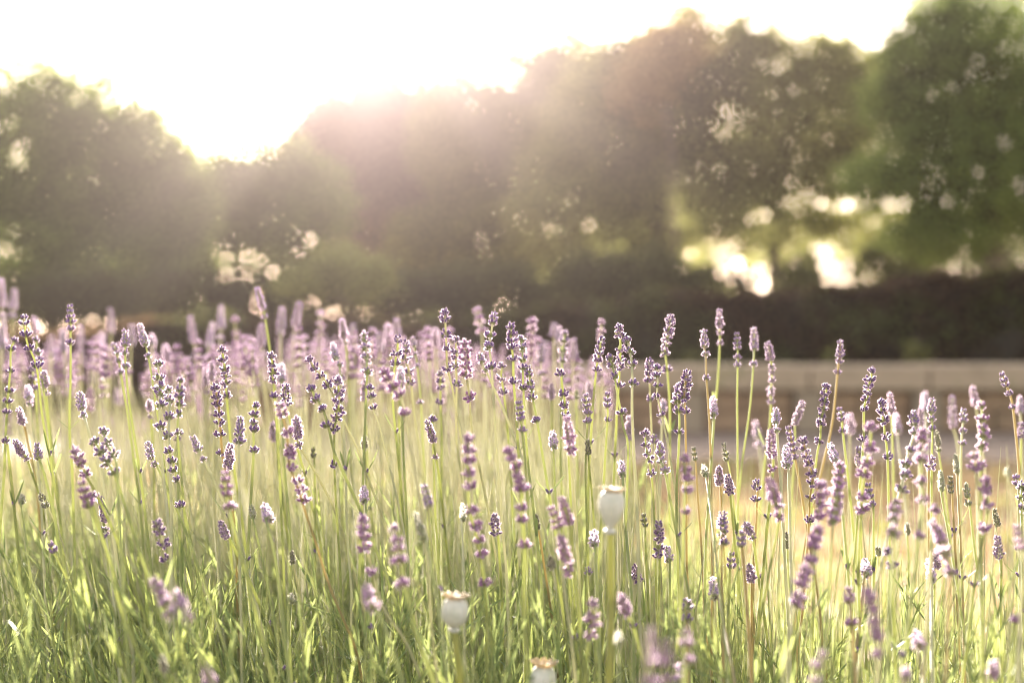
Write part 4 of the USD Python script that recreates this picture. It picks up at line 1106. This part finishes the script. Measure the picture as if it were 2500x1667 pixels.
def flower_mass(n):
    """The countless small heads deeper in the bed, beyond the ones that can be told apart."""
    g = np.random.default_rng(77)
    protos = []
    for i in range(4):
        hb = join(head_buds(3000 + i, 'k', 5)); 
        protos.append((hb, 'k'))
    for i in range(4):
        w = [(b[0] + [0, 0, 0.009 * j], b[1], b[2]) for j in range(4) for b in whorl_buds(3100 + 10 * i + j, 'k', 'open')]
        protos.append((join(w), 'k'))
    path = free('/World/lavender_heads')
    pi = UsdGeom.PointInstancer.Define(stage, path)
    keys(pi.GetPrim(), label='mass of small soft pink lavender heads deep in the bed behind the sharp stalks', category='lavender heads', kind='stuff')
    rel = pi.CreatePrototypesRel()
    for i, (b, k) in enumerate(protos):
        x = UsdGeom.Xform.Define(stage, f'{path}/prototypes/shape_{i:03d}')
        part(x.GetPrim(), 'head', (b[0], b[1]), M[k], True, b[2])
        rel.AddTarget(x.GetPath())
    pos, idx, ori = [], [], []
    stems = []
    while len(pos) < n:
        px = g.choice([g.uniform(-20, 640), g.uniform(400, 1340), g.uniform(1300, 1520)], p=[0.36, 0.54, 0.10])
        lo = np.interp(px, [0, 300, 520, 600, 900, 1300, 1500], [840, 840, 860, 830, 820, 835, 890])
        py = lo + abs(g.normal(0, 60)) + 40
        if py > 1040:
            continue
        y = g.uniform(1.75, 3.0)
        a = at(px, py, y)
        lean = g.normal(0, 0.10) + np.interp(px, [0, 900, 1500], [-0.12, -0.06, 0.0])
        R = orient((lean, g.normal(0, 0.08), 1.0), g.uniform(0, 6.28))
        m = Gf.Matrix4d(*R[0], 0, *R[1], 0, *R[2], 0, 0, 0, 0, 1).ExtractRotationQuat()
        pos.append(a); idx.append(int(g.integers(8))); ori.append(Gf.Quath(float(m.GetReal()), *[float(c) for c in m.GetImaginary()]))
        b = np.array([a[0] - lean * (a[2] - 0.1), a[1], 0.1])
        stems.append(tube(smooth_path([a + R[2] * 0.02, a, (a + b) / 2 + [lean * 0.03, 0, 0], b], 8), np.linspace(0.0008, 0.0012, 8), 4, False))
    pi.CreateProtoIndicesAttr(Vt.IntArray(idx))
    pi.CreatePositionsAttr(Vt.Vec3fArray.FromNumpy(np.array(pos, np.float32)))
    pi.CreateScalesAttr(Vt.Vec3fArray.FromNumpy(np.full((len(pos), 3), 1.2, np.float32)))
    pi.CreateOrientationsAttr(Vt.QuathArray(ori))
    return stems


MASS_STEMS = flower_mass(320)
foliage()
front_shoots()


# ------------------------------------------------------------------ grass beyond the bed
def lawn():
    g = np.random.default_rng(303)
    mats = [M['grass_dry'], M['grass_dry'], M['grass_green']]
    protos = []
    for i in range(6):
        blades = []
        for _ in range(14):
            a = g.uniform(0, 6.28); r = g.uniform(0, 0.035)
            d = np.array([g.normal(0, 0.4), g.normal(0, 0.4), 1.0])
            blades.append(leaf_blade((r * math.cos(a), r * math.sin(a), 0), d, g.uniform(0.025, 0.06), 0.003, curl=g.uniform(-0.4, 0.4), segs=2))
        protos.append([('blades', join(blades), mats[0 if i else 2])])
    places = []
    while len(places) < 4200:
        y = 2.4 + 6.0 * g.random() ** 0.8
        x = g.uniform(-0.42 * y, 0.42 * y)
        if y < 2.7 and x < 0.4 or (y < 3.6 and x < -0.3) or y > 6.15:
            continue
        places.append((g.integers(6), orient((g.normal(0, 0.1), g.normal(0, 0.1), 1), g.uniform(0, 6.28)), (x, y, 0.0), g.uniform(0.7, 1.3)))
    instancer('dry_lawn_grass', protos, None, places, 'short dry tan grass between the lavender bed and the low wall', 'grass')


M['grass_dry'] = leafy('dry_grass_blade', (0.25, 0.18, 0.11), (0.33, 0.25, 0.155), 0.35, (0.40, 0.29, 0.16), per_piece=True)
M['grass_green'] = leafy('green_grass_blade', (0.16, 0.19, 0.05), (0.24, 0.24, 0.08), 0.4, (0.36, 0.40, 0.08), per_piece=True)
lawn()

# ------------------------------------------------------------------ poppy seed heads
M['poppy'] = leafy('poppy_capsule', (0.42, 0.44, 0.37), (0.60, 0.60, 0.54), 0.15, (0.6, 0.58, 0.45), 90.0, 0.55, 0.4)
M['poppy_crown'] = leafy('poppy_crown', (0.56, 0.45, 0.28), (0.66, 0.56, 0.38), 0.45, (0.72, 0.60, 0.40), 300.0, 0.6, 0.2)
M['poppy_stem'] = leafy('poppy_stem', (0.24, 0.27, 0.10), (0.32, 0.32, 0.14), 0.3, (0.5, 0.5, 0.15), 60.0, 0.5, 0.3)


def revolve(profile, n, ribs=0, amp=0.0):
    v, f = [], []
    for r, z in profile:
        for k in range(n):
            a = 2 * np.pi * k / n
            rr = r * (1 + amp * math.cos(ribs * a))
            v.append([rr * math.cos(a), rr * math.sin(a), z])
    m = len(profile)
    for i in range(m - 1):
        for k in range(n):
            a, b = i * n + k, i * n + (k + 1) % n
            f += [[a, b, b + n], [a, b + n, a + n]]
    v += [[0, 0, profile[0][1]], [0, 0, profile[-1][1]]]
    for k in range(n):
        f += [[len(v) - 2, (k + 1) % n, k], [len(v) - 1, (m - 1) * n + k, (m - 1) * n + (k + 1) % n]]
    return np.array(v), np.array(f)


def poppy(label, px, py_bottom, py_top, width_px, d, profile, tilt, foot_px, seed, crown_up):
    """profile: (radius share, height share) of the capsule between py_bottom and py_top."""
    g = np.random.default_rng(seed)
    c0, c1 = at(px, py_bottom, d), at(px + tilt, py_top, d)
    H = np.linalg.norm(c1 - c0); R = width_px * d / FPX / 2
    foot = at(foot_px, 1900, d + 0.04); foot[2] = max(foot[2], 0.06); bottom = foot.copy(); bottom[2] = 0.0
    t = thing('poppy_seed_head', label, 'poppy', 'poppy seed heads among the lavender', bottom)
    rot = orient(c1 - c0, 0.3)
    tr = lambda m: (m[0] @ rot + c0, m[1])
    part(t, 'stem', tube(smooth_path([c0, c0 * 0.6 + foot * 0.4 + [0.002, 0, 0], foot, bottom], 22), np.linspace(0.0026, 0.0034, 22), 10), M['poppy_stem'], True, offset=bottom)
    part(t, 'neck_ring', tr(revolve([(0.0030, -0.0042), (0.0042, -0.0034), (0.0044, -0.0022), (0.0034, -0.0012)], 20)), M['poppy'], True, offset=bottom)
    part(t, 'capsule', tr(revolve([(0.003, -0.0015)] + [(r * R, z * H) for r, z in profile], 60, 10, 0.03)), M['poppy'], True, offset=bottom)
    rays = 10
    v, f = [], []
    n = 80
    top_z = H * 1.0
    prof = [(0.05, 0.10), (0.45, 0.10), (0.80, 0.13 + 0.10 * crown_up), (1.0, 0.12 + 0.30 * crown_up), (0.97, 0.05 + 0.28 * crown_up), (0.72, 0.0 + 0.05 * crown_up), (0.42, -0.05)]
    for r, z in prof:
        for k in range(n):
            a = 2 * np.pi * k / n
            lobe = abs(math.cos(a * rays / 2)) ** 0.7
            rr = R * 1.0 * r * (0.74 + 0.36 * lobe if r > 0.6 else 1.0)
            v.append([rr * math.cos(a), rr * math.sin(a), top_z + R * (z + 0.16 * (lobe - 0.5) * (r > 0.3))])
    m = len(prof)
    for i in range(m - 1):
        for k in range(n):
            a, b = i * n + k, i * n + (k + 1) % n
            f += [[a, b + n, b], [a, a + n, b + n]]
    v.append([0, 0, top_z + R * 0.10])
    for k in range(n):
        f.append([len(v) - 1, k, (k + 1) % n])
    cr = part(t, 'crown', tr((np.array(v), np.array(f))), M['poppy_crown'], True, offset=bottom)
    for k in range(rays):
        a = 2 * np.pi * k / rays
        pts = np.array([[R * q * math.cos(a), R * q * math.sin(a), top_z + R * zz] for q, zz in ((0.06, 0.15), (0.45, 0.155), (0.8, 0.19 + 0.10 * crown_up), (0.95, 0.18 + 0.26 * crown_up))])
        part(cr, 'ray', tr(tube(pts, np.array([0.5, 0.7, 0.7, 0.4]) * 0.001, 5)), M['poppy_crown'], True, offset=bottom)


EGG = [(0.22, 0.02), (0.45, 0.10), (0.72, 0.26), (0.93, 0.47), (1.0, 0.66), (0.95, 0.82), (0.78, 0.94), (0.52, 1.0)]
ROUND = [(0.30, 0.0), (0.66, 0.09), (0.90, 0.25), (1.0, 0.47), (0.97, 0.68), (0.84, 0.86), (0.62, 0.97), (0.45, 1.0)]
poppy('tall egg-shaped pale poppy seed head with a flat crown, right of centre', 1489, 1288, 1198, 64, 1.0, EGG, 6, 1478, 41, 0.15)
poppy('round pale poppy seed head with ribbed capsule and ragged crown, below centre', 1109, 1528, 1460, 67, 1.02, ROUND, 3, 1128, 42, 0.45)
poppy('pale poppy seed head cut off by the lower edge, crown of upright teeth', 1323, 1695, 1626, 65, 1.05, ROUND, 4, 1330, 43, 0.85)

# ------------------------------------------------------------------ the evening air
HAZE = 0.0002
haze_mat = usdkit.material(stage, '/World/Looks/evening_haze', {'v': ('principled_volume', {'color': (1.0, 0.84, 0.84), 'density': HAZE, 'anisotropy': 0.85})}, volume='v.volume')
hb = trimesh.creation.box(bounds=[[-72, -14, -1.0], [72, G + 2, 9.4]])
top('haze', hb, haze_mat, kind='stuff', label='warm low-sun haze filling the garden air', category='haze')
print('triangles', sum(len(UsdGeom.Mesh(p).GetFaceVertexCountsAttr().Get() or []) for p in stage.Traverse() if p.IsA(UsdGeom.Mesh)))
print('meshes', sum(p.IsA(UsdGeom.Mesh) for p in stage.Traverse()))
